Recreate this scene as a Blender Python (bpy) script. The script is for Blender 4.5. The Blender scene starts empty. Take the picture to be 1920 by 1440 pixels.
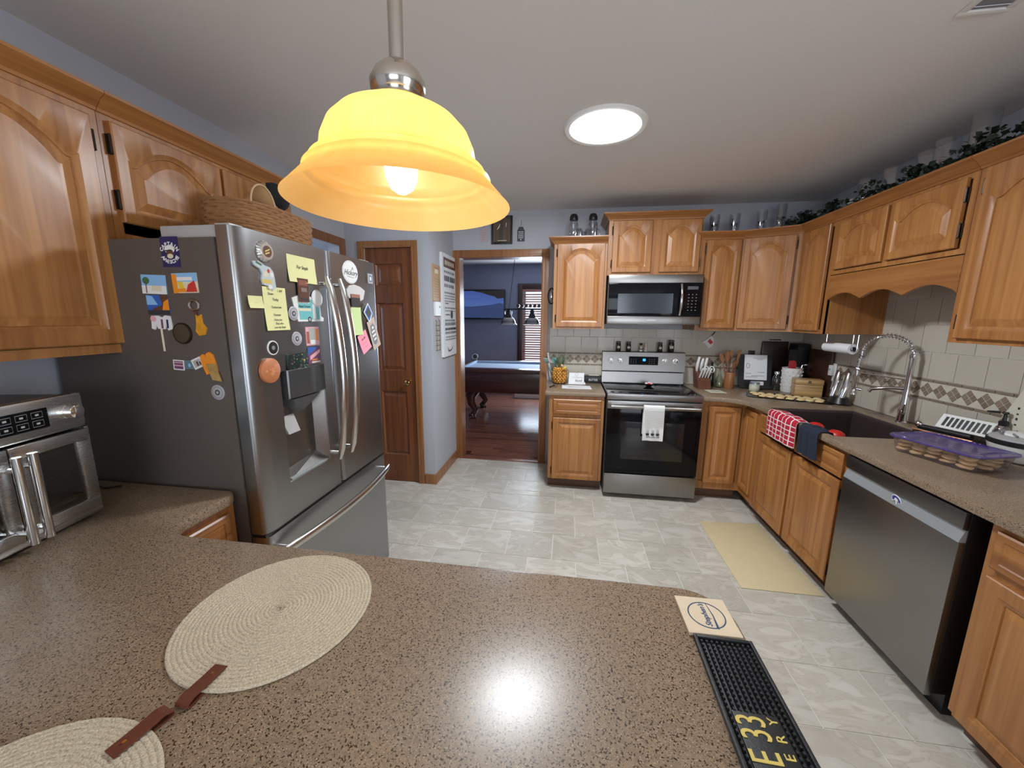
import bpy, bmesh, math, random
from mathutils import Vector, Matrix
random.seed(7)
PI = math.pi
S = bpy.context.scene
COL = S.collection
# ------------------------------------------------------------------ camera, world, lights, exposure
cam = bpy.data.cameras.new('camera'); camo = bpy.data.objects.new('camera', cam); COL.objects.link(camo)
YAW, PIT, ROL = math.radians(8.42), math.radians(10.04), math.radians(.447)
F = Vector((-math.sin(YAW)*math.cos(PIT), math.cos(YAW)*math.cos(PIT), -math.sin(PIT)))
R0 = Vector((math.cos(YAW), math.sin(YAW), 0)); U0 = R0.cross(F)
RR = R0*math.cos(ROL)+U0*math.sin(ROL); UU = -R0*math.sin(ROL)+U0*math.cos(ROL)
M = Matrix((RR, UU, -F)).transposed().to_4x4(); M.translation = (0, 0, 1.5485)
camo.matrix_world = M
cam.sensor_width = 36; cam.lens = 36*708/1920; cam.clip_start = .02; cam.clip_end = 100
S.camera = camo
w = bpy.data.worlds.new('world'); S.world = w; w.use_nodes = True
w.node_tree.nodes['Background'].inputs[0].default_value = (.72, .84, 1, 1)
w.node_tree.nodes['Background'].inputs[1].default_value = 2.2
S.view_settings.view_transform = 'Standard'; S.view_settings.look = 'None'
S.view_settings.gamma = 1; S.view_settings.use_curve_mapping = False
S.view_settings.exposure = 0.16
CEIL = 2.57
def light(kind, name, loc, energy, color, size=None, size_y=None, rot=(0, 0, 0), shape=None):
    l = bpy.data.lights.new(name, kind); l.energy = energy; l.color = color
    if kind == 'AREA':
        l.shape = shape or 'RECTANGLE'; l.size = size; l.size_y = size_y or size
    elif size is not None: l.shadow_soft_size = size
    o = bpy.data.objects.new(name, l); COL.objects.link(o); o.location = loc; o.rotation_euler = rot
    return o
light('AREA', 'tube_daylight', (.157, 2.305, CEIL-.035), 40, (.90, .95, 1), .36, shape='DISK')
light('POINT', 'pendant_bulb_light', (-.299, .679, 1.815), 80, (1, .68, .37), .028)
light('AREA', 'rear_window_daylight', (.35, -3.32, 1.45), 38, (.90, .94, 1), 2.2, 1.5, (PI/2, 0, 0))
light('AREA', 'patio_daylight', (2.10, -.75, 1.25), 26, (.86, .93, 1), 1.3, 1.9, (PI/2, 0, PI/2))
light('AREA', 'game_room_daylight', (-.5, 7.5, 1.35), 60, (.72, .84, 1), .85, 1.3, (-PI/2, 0, 0))
light('AREA', 'hall_daylight', (-2.75, 2.6, 1.6), 6, (.6, .75, 1), .5, 1.0, (PI/2, 0, -PI/2))

# ------------------------------------------------------------------ materials
def nm(name):
    m = bpy.data.materials.new(name); m.use_nodes = True
    return m, m.node_tree.nodes, m.node_tree.links, m.node_tree.nodes['Principled BSDF']
def srgb(r, g, b):
    f = lambda c: (c/255/12.92) if c/255 <= .04045 else ((c/255+.055)/1.055)**2.4
    return (f(r), f(g), f(b), 1)
def mat(name, col, rough=.5, metal=0, noise=None, bump=None, coat=0, trans=0, alpha=1, emit=None, ior=None, sheen=0, var=0):
    """plain colour with optional noise mottling (scale, amount) and bump (scale, strength)"""
    m, n, l, p = nm(name)
    c = tuple(col) if len(col) == 4 else tuple(col)+(1,)
    p.inputs['Base Color'].default_value = c; p.inputs['Roughness'].default_value = rough
    p.inputs['Metallic'].default_value = metal; p.inputs['Coat Weight'].default_value = coat
    p.inputs['Transmission Weight'].default_value = trans; p.inputs['Alpha'].default_value = alpha
    if ior: p.inputs['IOR'].default_value = ior
    if sheen: p.inputs['Sheen Weight'].default_value = sheen
    if emit: p.inputs['Emission Color'].default_value = tuple(emit[:3])+(1,); p.inputs['Emission Strength'].default_value = emit[3]
    tc = n.new('ShaderNodeTexCoord')
    src = None
    if noise:
        t = n.new('ShaderNodeTexNoise'); t.inputs['Scale'].default_value = noise[0]; t.inputs['Detail'].default_value = 5
        l.new(tc.outputs['Object'], t.inputs['Vector'])
        mx = n.new('ShaderNodeMix'); mx.data_type = 'RGBA'; a = noise[1]
        mx.inputs[6].default_value = tuple(max(0, v*(1-a)) for v in c[:3])+(1,)
        mx.inputs[7].default_value = tuple(min(1, v*(1+a)) for v in c[:3])+(1,)
        l.new(t.outputs['Fac'], mx.inputs[0]); src = mx.outputs[2]; l.new(src, p.inputs['Base Color'])
    if var:
        oi = n.new('ShaderNodeObjectInfo'); mr = n.new('ShaderNodeMapRange')
        mr.inputs[3].default_value = 1-var; mr.inputs[4].default_value = 1+var
        hs = n.new('ShaderNodeHueSaturation'); hs.inputs['Color'].default_value = c
        l.new(oi.outputs['Random'], mr.inputs[0]); l.new(mr.outputs[0], hs.inputs['Value'])
        if src: l.new(src, hs.inputs['Color'])
        l.new(hs.outputs[0], p.inputs['Base Color'])
    if bump:
        t = n.new('ShaderNodeTexNoise'); t.inputs['Scale'].default_value = bump[0]
        l.new(tc.outputs['Object'], t.inputs['Vector'])
        b = n.new('ShaderNodeBump'); b.inputs['Strength'].default_value = bump[1]; b.inputs['Distance'].default_value = .002
        l.new(t.outputs['Fac'], b.inputs['Height']); l.new(b.outputs[0], p.inputs['Normal'])
    return m
def wood(name, dark, light_, rough=.38, strip=11, grain=1.0, coat=.25, axis='z'):
    m, n, l, p = nm(name)
    tc = n.new('ShaderNodeTexCoord'); oi = n.new('ShaderNodeObjectInfo')
    sp = n.new('ShaderNodeSeparateXYZ'); l.new(tc.outputs['Object'], sp.inputs[0])
    # streaked noise along the grain
    mp = n.new('ShaderNodeMapping'); s = {'z': (38, 38, 1.6), 'x': (1.6, 38, 38), 'y': (38, 1.6, 38)}[axis]
    mp.inputs['Scale'].default_value = s
    ad = n.new('ShaderNodeVectorMath'); ad.operation = 'ADD'
    cb = n.new('ShaderNodeCombineXYZ'); ml = n.new('ShaderNodeMath'); ml.operation = 'MULTIPLY'; ml.inputs[1].default_value = 13
    l.new(oi.outputs['Random'], ml.inputs[0])
    for i in range(3): l.new(ml.outputs[0], cb.inputs[i])
    l.new(tc.outputs['Object'], ad.inputs[0]); l.new(cb.outputs[0], ad.inputs[1]); l.new(ad.outputs[0], mp.inputs[0])
    t = n.new('ShaderNodeTexNoise'); t.inputs['Scale'].default_value = 1; t.inputs['Detail'].default_value = 6
    t.inputs['Distortion'].default_value = .6; l.new(mp.outputs[0], t.inputs['Vector'])
    # glued board strips
    a1 = n.new('ShaderNodeMath'); a1.operation = 'ADD'
    o1, o2 = {'z': (0, 1), 'x': (1, 2), 'y': (0, 2)}[axis]
    l.new(sp.outputs[o1], a1.inputs[0]); l.new(sp.outputs[o2], a1.inputs[1])
    m2 = n.new('ShaderNodeMath'); m2.operation = 'MULTIPLY_ADD'; m2.inputs[1].default_value = strip; l.new(a1.outputs[0], m2.inputs[0]); l.new(ml.outputs[0], m2.inputs[2])
    fl = n.new('ShaderNodeMath'); fl.operation = 'FLOOR'; l.new(m2.outputs[0], fl.inputs[0])
    wn = n.new('ShaderNodeTexWhiteNoise'); wn.noise_dimensions = '1D'; l.new(fl.outputs[0], wn.inputs['W'])
    mr = n.new('ShaderNodeMapRange'); mr.inputs[3].default_value = -.18; mr.inputs[4].default_value = .18
    l.new(wn.outputs[0], mr.inputs[0])
    cr = n.new('ShaderNodeMapRange'); cr.inputs[1].default_value = .32; cr.inputs[2].default_value = .68
    l.new(t.outputs['Fac'], cr.inputs[0])
    sm = n.new('ShaderNodeMath'); sm.operation = 'MULTIPLY_ADD'; sm.inputs[1].default_value = .62*grain; sm.use_clamp = True
    l.new(cr.outputs[0], sm.inputs[0]); 
    of = n.new('ShaderNodeMath'); of.operation = 'ADD'; of.inputs[1].default_value = .22; l.new(mr.outputs[0], of.inputs[0]); l.new(of.outputs[0], sm.inputs[2])
    mx = n.new('ShaderNodeMix'); mx.data_type = 'RGBA'; mx.inputs[6].default_value = tuple(dark)+(1,); mx.inputs[7].default_value = tuple(light_)+(1,)
    l.new(sm.outputs[0], mx.inputs[0]); l.new(mx.outputs[2], p.inputs['Base Color'])
    p.inputs['Roughness'].default_value = rough; p.inputs['Coat Weight'].default_value = coat; p.inputs['Coat Roughness'].default_value = .25
    b = n.new('ShaderNodeBump'); b.inputs['Strength'].default_value = .12; b.inputs['Distance'].default_value = .001
    l.new(t.outputs['Fac'], b.inputs['Height']); l.new(b.outputs[0], p.inputs['Normal'])
    return m
def speckle(name, base, darkc, lightc, rough=.3):
    m, n, l, p = nm(name)
    tc = n.new('ShaderNodeTexCoord')
    def vor(scale, lo, hi):
        v = n.new('ShaderNodeTexNoise'); v.inputs['Scale'].default_value = scale; v.inputs['Detail'].default_value = 1.5
        l.new(tc.outputs['Object'], v.inputs['Vector'])
        r = n.new('ShaderNodeMapRange'); r.inputs[1].default_value = lo; r.inputs[2].default_value = hi; l.new(v.outputs['Fac'], r.inputs[0])
        return r.outputs[0]
    prev = None
    lay = [(vor(120, .40, .60), tuple(b*1.22 for b in base)), (vor(270, .60, .63), darkc), (vor(400, .64, .67), lightc), (vor(210, .665, .68), tuple(d*.6 for d in darkc))]
    src = tuple(base)+(1,)
    for f, c in lay:
        mx = n.new('ShaderNodeMix'); mx.data_type = 'RGBA'
        if prev: l.new(prev, mx.inputs[6])
        else: mx.inputs[6].default_value = src
        mx.inputs[7].default_value = tuple(c)+(1,); l.new(f, mx.inputs[0]); prev = mx.outputs[2]
    l.new(prev, p.inputs['Base Color']); p.inputs['Roughness'].default_value = rough
    return m
def brushed(name, col, rough=.3, axis='z', metal=1.0):
    m, n, l, p = nm(name)
    tc = n.new('ShaderNodeTexCoord'); mp = n.new('ShaderNodeMapping')
    mp.inputs['Scale'].default_value = {'z': (600, 600, 4), 'x': (4, 600, 600), 'y': (600, 4, 600)}[axis]
    l.new(tc.outputs['Object'], mp.inputs[0])
    t = n.new('ShaderNodeTexNoise'); t.inputs['Scale'].default_value = 1; l.new(mp.outputs[0], t.inputs['Vector'])
    mr = n.new('ShaderNodeMapRange'); mr.inputs[3].default_value = rough-.02; mr.inputs[4].default_value = rough+.03
    l.new(t.outputs['Fac'], mr.inputs[0]); l.new(mr.outputs[0], p.inputs['Roughness'])
    p.inputs['Base Color'].default_value = tuple(col)+(1,); p.inputs['Metallic'].default_value = metal
    b = n.new('ShaderNodeBump'); b.inputs['Strength'].default_value = .012; b.inputs['Distance'].default_value = .001
    l.new(t.outputs['Fac'], b.inputs['Height']); l.new(b.outputs[0], p.inputs['Normal'])
    return m
def emis(name, col, s):
    m, n, l, p = nm(name); p.inputs['Base Color'].default_value = (0, 0, 0, 1)
    p.inputs['Emission Color'].default_value = tuple(col)+(1,); p.inputs['Emission Strength'].default_value = s
    return m
def veined(name, c1, c2, vein, rough=.35):
    m, n, l, p = nm(name)
    tc = n.new('ShaderNodeTexCoord'); oi = n.new('ShaderNodeObjectInfo')
    cb = n.new('ShaderNodeCombineXYZ'); ml = n.new('ShaderNodeMath'); ml.operation = 'MULTIPLY'; ml.inputs[1].default_value = 37
    l.new(oi.outputs['Random'], ml.inputs[0]); l.new(ml.outputs[0], cb.inputs[0]); l.new(ml.outputs[0], cb.inputs[1])
    ad = n.new('ShaderNodeVectorMath'); ad.operation = 'ADD'; l.new(tc.outputs['Object'], ad.inputs[0]); l.new(cb.outputs[0], ad.inputs[1])
    mp = n.new('ShaderNodeMapping'); mp.inputs['Scale'].default_value = (4, 10, 4); mp.inputs['Rotation'].default_value = (0, 0, .5); l.new(ad.outputs[0], mp.inputs[0])
    t = n.new('ShaderNodeTexNoise'); t.inputs['Scale'].default_value = 1; t.inputs['Detail'].default_value = 8; t.inputs['Distortion'].default_value = 1.6
    l.new(mp.outputs[0], t.inputs['Vector'])
    mx = n.new('ShaderNodeMix'); mx.data_type = 'RGBA'; mx.inputs[6].default_value = tuple(c1)+(1,); mx.inputs[7].default_value = tuple(c2)+(1,)
    r = n.new('ShaderNodeMapRange'); r.inputs[1].default_value = .35; r.inputs[2].default_value = .65; l.new(t.outputs['Fac'], r.inputs[0])
    l.new(r.outputs[0], mx.inputs[0])
    # thin veins where noise crosses .5
    ab = n.new('ShaderNodeMath'); ab.operation = 'SUBTRACT'; ab.inputs[1].default_value = .5; l.new(t.outputs['Fac'], ab.inputs[0])
    a2 = n.new('ShaderNodeMath'); a2.operation = 'ABSOLUTE'; l.new(ab.outputs[0], a2.inputs[0])
    r2 = n.new('ShaderNodeMapRange'); r2.inputs[1].default_value = 0; r2.inputs[2].default_value = .03; r2.inputs[3].default_value = .4; r2.inputs[4].default_value = 0
    l.new(a2.outputs[0], r2.inputs[0])
    m2 = n.new('ShaderNodeMix'); m2.data_type = 'RGBA'; m2.inputs[7].default_value = tuple(vein)+(1,); l.new(mx.outputs[2], m2.inputs[6]); l.new(r2.outputs[0], m2.inputs[0])
    hs = n.new('ShaderNodeHueSaturation'); mr = n.new('ShaderNodeMapRange'); mr.inputs[3].default_value = .9; mr.inputs[4].default_value = 1.06
    l.new(oi.outputs['Random'], mr.inputs[0]); l.new(mr.outputs[0], hs.inputs['Value']); l.new(m2.outputs[2], hs.inputs['Color'])
    l.new(hs.outputs[0], p.inputs['Base Color']); p.inputs['Roughness'].default_value = rough
    return m
def glassm(name, col=(1, 1, 1), rough=.02, op=.12):
    """thin clear wall: mostly see-through with a gloss layer"""
    m, n, l, p = nm(name)
    p.inputs['Base Color'].default_value = tuple(col)+(1,); p.inputs['Roughness'].default_value = rough
    tr = n.new('ShaderNodeBsdfTransparent'); tr.inputs[0].default_value = tuple(col)+(1,)
    gl = n.new('ShaderNodeBsdfGlossy'); gl.inputs['Roughness'].default_value = rough
    lw = n.new('ShaderNodeLayerWeight'); lw.inputs[0].default_value = .35
    mr = n.new('ShaderNodeMapRange'); mr.inputs[3].default_value = op*.5; mr.inputs[4].default_value = min(1, op+.55)
    l.new(lw.outputs['Facing'], mr.inputs[0])
    mx = n.new('ShaderNodeMixShader'); l.new(mr.outputs[0], mx.inputs[0]); l.new(tr.outputs[0], mx.inputs[1]); l.new(gl.outputs[0], mx.inputs[2])
    l.new(mx.outputs[0], n['Material Output'].inputs[0])
    return m

OAK = wood('oak', (.245, .082, .018), (.47, .212, .063))
OAKP = wood('oak_panel', (.265, .090, .020), (.50, .228, .068), strip=13)
OAKX = wood('oak_crosswise', (.235, .080, .018), (.45, .195, .056), axis='x')
OAKD = wood('oak_dark_trim', (.16, .055, .017), (.33, .13, .042), strip=3)
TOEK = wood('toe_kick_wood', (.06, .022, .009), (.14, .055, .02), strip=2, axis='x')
PINE = wood('stained_door_wood', (.11, .032, .010), (.26, .085, .024), strip=4, rough=.4)
CASE = wood('casing_wood', (.22, .085, .026), (.40, .17, .058), strip=2)
MAHOG = wood('mahogany', (.035, .010, .008), (.09, .026, .018), strip=2, rough=.22, coat=.6, axis='x')
PLANK = wood('cherry_plank', (.11, .038, .022), (.30, .115, .07), strip=.5, rough=.22, coat=.4, axis='x')
CTR = speckle("speckled_laminate", (.245, .176, .116), (.055, .032, .018), (.52, .43, .32), .29)
WALL = mat('blue_grey_wall_paint', (.49, .505, .55), .75, noise=(3, .03), bump=(180, .15))
CEILM = mat('ceiling_paint', (.76, .735, .715), .85, bump=(220, .2))
GAMEW = mat('game_room_paint', (.27, .29, .39), .8, bump=(150, .1))
GROUT = mat('floor_joint', (.70, .68, .61), .6, noise=(20, .05))
FTILE = veined('floor_tile', (.50, .465, .395), (.62, .59, .52), (.36, .29, .22), .33)
BT = mat('backsplash_tile', (.54, .495, .41), .3, noise=(9, .06), var=.05, coat=.2)
BGR = mat('backsplash_joint', (.68, .65, .58), .7)
MOS = mat('mosaic_taupe', (.25, .19, .135), .4, noise=(30, .12), var=.18)
MOSL = mat('mosaic_cream', (.60, .55, .45), .4, noise=(20, .06), var=.04)
PENC = mat('pencil_strip_taupe', (.23, .18, .125), .4, noise=(30, .1), var=.12)
STEEL = brushed('brushed_steel', (.30, .29, .28), .3, 'x')
STEELV = brushed('fridge_steel', (.335, .345, .35), .30, 'z')
STEELD = brushed('dark_steel', (.17, .165, .16), .34, 'y')
CHROME = mat('chrome', (.75, .75, .76), .1, 1)
NICKEL = brushed('brushed_nickel', (.55, .50, .44), .25, 'z')
BRASS = mat('brass', (.80, .56, .22), .18, 1)
BRONZE = mat('dark_bronze', (.05, .035, .025), .4, .8)
FRSIDE = mat('fridge_side_paint', (.105, .086, .074), .5, .1, bump=(500, .1))
BLACK = mat('black_plastic', (.012, .012, .013), .35)
BLKGL = mat('black_glass', (.005, .005, .006), .06, ior=1.28)
BLKRUB = mat('black_rubber', (.013, .013, .015), .5, bump=(300, .2))
DGREY = mat('dark_grey_plastic', (.07, .07, .072), .35)
LGREY = mat('light_grey_plastic', (.42, .41, .40), .4)
WHITE = mat('white_plastic', (.80, .80, .78), .35)
WCER = mat('white_ceramic', (.78, .78, .75), .2, coat=.4)
PAPER = mat('white_paper', (.78, .79, .80), .8, noise=(40, .03))
CREAM = mat('cream_board', (.66, .63, .50), .6, noise=(15, .05))
YNOTE = mat('yellow_note_paper', (.80, .78, .38), .8, noise=(8, .04))
PINKN = mat('pink_note_paper', (.92, .33, .42), .8)
INK = mat('black_ink', (.03, .03, .035), .7)
GINK = mat('grey_ink', (.22, .22, .24), .7)
NAVY = mat('navy_print', (.018, .018, .10), .5)
RED = mat('red_silicone', (.55, .02, .015), .4)
REDC = mat('red_cloth', (.36, .008, .022), .9, bump=(600, .4))
WCLOTH = mat('white_cloth', (.76, .76, .74), .95, bump=(500, .5), noise=(60, .04))
NCLOTH = mat('navy_cloth', (.012, .018, .034), .95, bump=(500, .5), noise=(40, .2))
LEATHER = mat('brown_leather', (.13, .035, .016), .5, noise=(60, .2), bump=(200, .3))
GOLDP = mat('gold_lettering', (.72, .55, .14), .45)
BISC = mat('cookie_dough', (.80, .60, .30), .85, noise=(60, .2), bump=(120, .5))
FMAT = mat('cream_floor_mat', (.64, .53, .32), .6, noise=(12, .06))
GLASS = glassm('clear_glass', (.84, .88, .92), .04, .42)
PURP = mat('purple_lid_plastic', (.075, .045, .26), .10, alpha=.62, coat=.5)
CLEARP = glassm('clear_plastic', (.86, .80, .86), .08, .14)
SMOKE = glassm('smoked_glass', (.42, .40, .36), .04, .2)
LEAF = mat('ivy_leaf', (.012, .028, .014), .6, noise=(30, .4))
GLEAF = mat('pineapple_leaf', (.20, .26, .16), .6, noise=(20, .3))
PINEA = mat('pineapple_skin', (.80, .38, .05), .5, noise=(40, .25), var=.1)
YEL = mat('yellow_paint', (.80, .55, .05), .5)
ORANGE = mat('orange_plastic', (.85, .28, .02), .4)
BLUE = mat('blue_print', (.03, .12, .45), .5)
SKY = mat('sky_blue_print', (.25, .50, .80), .5)
TEAL = mat('teal_print', (.16, .50, .50), .5)
SAND = mat('sand_print', (.75, .66, .48), .5)
GREEN = mat('green_print', (.05, .16, .07), .5)
REDP = mat('red_print', (.60, .04, .03), .5)
BROWNP = mat('brown_print', (.12, .045, .028), .4)
PINKP = mat('pink_print', (.80, .40, .45), .5)
PURPP = mat('purple_print', (.16, .06, .14), .5)
CORK = mat('coaster_stone', (.74, .60, .42), .7, noise=(40, .08))
WICK = mat('wicker', (.30, .145, .055), .7, noise=(80, .3), var=.1)
UTW = wood('utensil_wood', (.14, .05, .02), (.34, .14, .055), strip=3)
OLIVE = wood('olive_wood', (.25, .12, .04), (.62, .38, .15), strip=4, axis='x', grain=1.4)
BOARDW = wood('dark_board_wood', (.015, .007, .005), (.045, .018, .010), strip=3)
BURN = mat('burner_grey', (.05, .05, .055), .3)
BLUEP = mat('blue_felt', (.40, .50, .66), .8)

# ------------------------------------------------------------------ mesh helpers
class G:
    """collects shapes in one bmesh (world coordinates unless the owner is rotated)"""
    def __init__(s): s.bm = bmesh.new(); s.mi = 0; s.hard = False
    def _add(s, pts, faces):
        vs = [s.bm.verts.new(p) for p in pts]
        for f in faces:
            try: fc = s.bm.faces.new([vs[i] for i in f]); fc.material_index = s.mi
            except ValueError: pass
        return vs
    def box(s, x0, y0, z0, x1, y1, z1, b=0):
        x0, x1 = sorted((x0, x1)); y0, y1 = sorted((y0, y1)); z0, z1 = sorted((z0, z1))
        p = [(x, y, z) for z in (z0, z1) for x, y in ((x0, y0), (x1, y0), (x1, y1), (x0, y1))]
        n0 = len(s.bm.faces)
        vs = s._add(p, [(3, 2, 1, 0), (4, 5, 6, 7), (0, 1, 5, 4), (1, 2, 6, 5), (2, 3, 7, 6), (3, 0, 4, 7)])
        if b:
            s.hard = True; b = min(b, .45*min(x1-x0, y1-y0, z1-z0))
            es = set(e for v in vs for e in v.link_edges)
            r = bmesh.ops.bevel(s.bm, geom=list(es), offset=b, segments=2, affect='EDGES', profile=.6)
            for f in r['faces']: f.material_index = s.mi
        return s
    def loft(s, rings, closed=True, cap=True, capb=None):
        capb = cap if capb is None else capb
        V = [[s.bm.verts.new(p) for p in r] for r in rings]; n = len(rings[0])
        for a, b in zip(V, V[1:]):
            for i in range(n if closed else n-1):
                j = (i+1) % n
                try: f = s.bm.faces.new((a[i], a[j], b[j], b[i])); f.material_index = s.mi
                except ValueError: pass
        if closed:
            if capb:
                f = s.bm.faces.new(V[0][::-1]); f.material_index = s.mi
            if cap:
                f = s.bm.faces.new(V[-1]); f.material_index = s.mi
        return s
    def lathe(s, prof, c=(0, 0), n=24, cap=True, capb=True, z0=0, sx=1, sy=1):
        rings = [[(c[0]+sx*r*math.cos(2*PI*i/n), c[1]+sy*r*math.sin(2*PI*i/n), z0+z) for i in range(n)] for r, z in prof]
        return s.loft(rings, True, cap, capb)
    def tube(s, pts, r, n=10, closed=False, cap=True):
        pts = [Vector(p) for p in pts]; rs = r if isinstance(r, (list, tuple)) else [r]*len(pts)
        rings = []; N = len(pts); up = None
        for i, p in enumerate(pts):
            if closed: d = pts[(i+1) % N]-pts[i-1]
            else: d = pts[min(i+1, N-1)]-pts[max(i-1, 0)]
            d.normalize()
            if up is None: up = Vector((0, 0, 1)) if abs(d.z) < .9 else Vector((1, 0, 0))
            a = d.cross(up)
            if a.length < 1e-4: a = d.cross(Vector((0, 1, 0)))
            a.normalize(); b = a.cross(d).normalized(); up = b
            rings.append([tuple(p+rs[i]*(math.cos(2*PI*k/n)*a+math.sin(2*PI*k/n)*b)) for k in range(n)])
        if closed: rings.append(rings[0]); return s.loft(rings, True, False, False)
        return s.loft(rings, True, cap, cap)
    def prism(s, poly, O, U, V, N, t, b=0):
        """polygon in (u,v), extruded t along N"""
        O, U, V, N = map(Vector, (O, U, V, N))
        A = [O+U*u+V*v for u, v in poly]
        if b:
            cu = sum(p[0] for p in poly)/len(poly); cv = sum(p[1] for p in poly)/len(poly)
            C = O+U*cu+V*cv
            sh = lambda q, k: q+(C-q).normalized()*k
            return s.loft([[tuple(p) for p in A], [tuple(p+N*(t-b)) for p in A], [tuple(sh(p, b)+N*t) for p in A]])
        return s.loft([[tuple(p) for p in A], [tuple(p+N*t) for p in A]])
    def sphere(s, c, r, n=14, m=9, sx=1, sy=1, sz=1):
        rings = []
        for j in range(1, m):
            a = PI*j/m
            rings.append([(c[0]+sx*r*math.sin(a)*math.cos(2*PI*i/n), c[1]+sy*r*math.sin(a)*math.sin(2*PI*i/n), c[2]-sz*r*math.cos(a)) for i in range(n)])
        return s.loft(rings)
    def xf(s, mtx): bmesh.ops.transform(s.bm, matrix=mtx, verts=s.bm.verts); return s
    def mesh(s, name, mats, smooth=True, ang=40):
        bmesh.ops.recalc_face_normals(s.bm, faces=s.bm.faces)
        me = bpy.data.meshes.new(name); s.bm.to_mesh(me); s.bm.free()
        for m in (mats if isinstance(mats, (list, tuple)) else [mats]): me.materials.append(m)
        if smooth:
            me.polygons.foreach_set('use_smooth', [True]*len(me.polygons))
            me.set_sharp_from_angle(angle=math.radians(min(ang, 26) if s.hard else ang))
        me.update()
        return me
def tag(o, label=None, cat=None, group=None, kind=None):
    if label: o['label'] = label
    if cat: o['category'] = cat
    if group: o['group'] = group
    if kind: o['kind'] = kind
    return o
def thing(name, label, cat, loc=(0, 0, 0), rz=0, group=None):
    o = bpy.data.objects.new(name, None); COL.objects.link(o); o.location = loc; o.rotation_euler = (0, 0, rz)
    o.empty_display_size = .05
    return tag(o, label, cat, group)
def root_of(o):
    while o.parent: o = o.parent
    return o
def part(name, g, m, parent=None, local=False, label=None, kind=None, smooth=True, ang=40):
    """links the mesh; world-coordinate meshes are shifted into their thing's frame"""
    if isinstance(g, G):
        if parent is not None and not local:
            r = root_of(parent); g.xf(Matrix.Translation(-r.location))
        me = g.mesh(name, m, smooth, ang)
    else: me = g
    o = bpy.data.objects.new(name, me); COL.objects.link(o)
    if parent is not None: o.parent = parent
    if label: o['label'] = label
    if kind: o['kind'] = kind
    return o
def solo(name, g, m, label, cat, loc, group=None, smooth=True, ang=40):
    """a thing that is one mesh; origin at loc"""
    g.xf(Matrix.Translation(-Vector(loc))); o = part(name, g, m, smooth=smooth, ang=ang); o.location = loc
    return tag(o, label, cat, group)
def struct(name, g, m, smooth=False):
    return tag(part(name, g, m, smooth=smooth), kind='structure')
def text(name, s, size, O, U, V, mtl, parent=None, thick=.0006, align='CENTER', N=None, label=None, shear=0, font_bold=0, sx=1.0):
    """flat lettering as a mesh; O in world coordinates, U reading direction, V up"""
    cu = bpy.data.curves.new(name, 'FONT'); cu.body = s; cu.size = size; cu.align_x = align; cu.align_y = 'CENTER'
    cu.extrude = thick/2; cu.shear = shear; cu.offset = font_bold; cu.resolution_u = 3
    t = bpy.data.objects.new(name, cu); COL.objects.link(t)
    dg = bpy.context.evaluated_depsgraph_get(); me = bpy.data.meshes.new_from_object(t.evaluated_get(dg))
    bpy.data.objects.remove(t); bpy.data.curves.remove(cu)
    U = Vector(U).normalized(); V = Vector(V).normalized(); W = U.cross(V)
    m = Matrix((U*sx, V, W)).transposed().to_4x4(); m.translation = Vector(O)
    if parent is not None: m.translation -= root_of(parent).location
    me.transform(m); me.materials.clear(); me.materials.append(mtl)
    o = bpy.data.objects.new(name, me); COL.objects.link(o)
    if parent is not None: o.parent = parent
    if label: o['label'] = label
    return o
X, Y, Z = Vector((1, 0, 0)), Vector((0, 1, 0)), Vector((0, 0, 1))

# ------------------------------------------------------------------ room shell
XL, XR, YB, YP, YR = -1.95, 2.155, 3.885, 3.19, -3.4      # left wall, right wall, back wall, pantry front, rear wall
XP = -1.19
DX0, DX1, DZ = -1.125, -.285, 2.135                          # doorway in the back wall
g = G(); g.box(XL-.1, YR-.1, -.06, XR+.1, YB+.06, -.003); floor = struct('floor', g, GROUT)
g = G(); g.box(-4.2, YB+.06, -.06, 2.4, 7.75, -.004); floor2 = struct('floor', g, MAHOG)
g = G(); g.box(-3.1, 2.0, -.06, XL-.1, 3.4, -.002); struct('floor', g, FMAT)
g = G(); g.box(-3.1, YR-.1, CEIL, XR+.1, YB+.12, CEIL+.08); struct('ceiling', g, CEILM)
g = G(); g.box(-4.2, YB+.12, CEIL, 2.4, 7.75, CEIL+.08); struct('ceiling', g, CEILM)
# back wall, with the doorway
g = G(); g.box(XP-.12, YB, 0, DX0-.02, YB+.12, CEIL); g.box(DX1+.02, YB, 0, XR+.1, YB+.12, CEIL); g.box(DX0-.02, YB, DZ+.02, DX1+.02, YB+.12, CEIL)
wback = struct('wall_back', g, WALL)
g = G(); g.box(XR, YR-.1, 0, XR+.1, -1.4, CEIL); g.box(XR, -.10, 0, XR+.1, YB+.12, CEIL); g.box(XR, -1.4, 2.2, XR+.1, -.10, CEIL); g.box(XR, -1.4, 0, XR+.1, -.10, .2)
wright = struct('wall_right', g, WALL)
g = G(); g.box(XL-.1, YR-.1, 0, XL, 2.33, CEIL); g.box(XL-.1, 2.33, 2.13, XL, 3.10, CEIL); g.box(XL-.1, 3.10, 0, XL, YP+.7, CEIL)
struct('wall_left', g, WALL)
g = G(); g.box(XL, YP, 0, -1.775, YP+.1, CEIL); g.box(-1.345, YP, 0, XP, YP+.1, CEIL); g.box(-1.775, YP, 2.13, -1.345, YP+.1, CEIL); g.box(XP-.1, YP+.1, 0, XP, YB, CEIL)
struct('wall_pantry', g, WALL)
g = G(); g.box(XL, YR-.1, 0, -.85, YR, CEIL); g.box(1.55, YR-.1, 0, XR, YR, CEIL); g.box(-.85, YR-.1, 2.2, 1.55, YR, CEIL); g.box(-.85, YR-.1, 0, 1.55, YR, .65)
struct('wall_rear', g, WALL)
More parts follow.
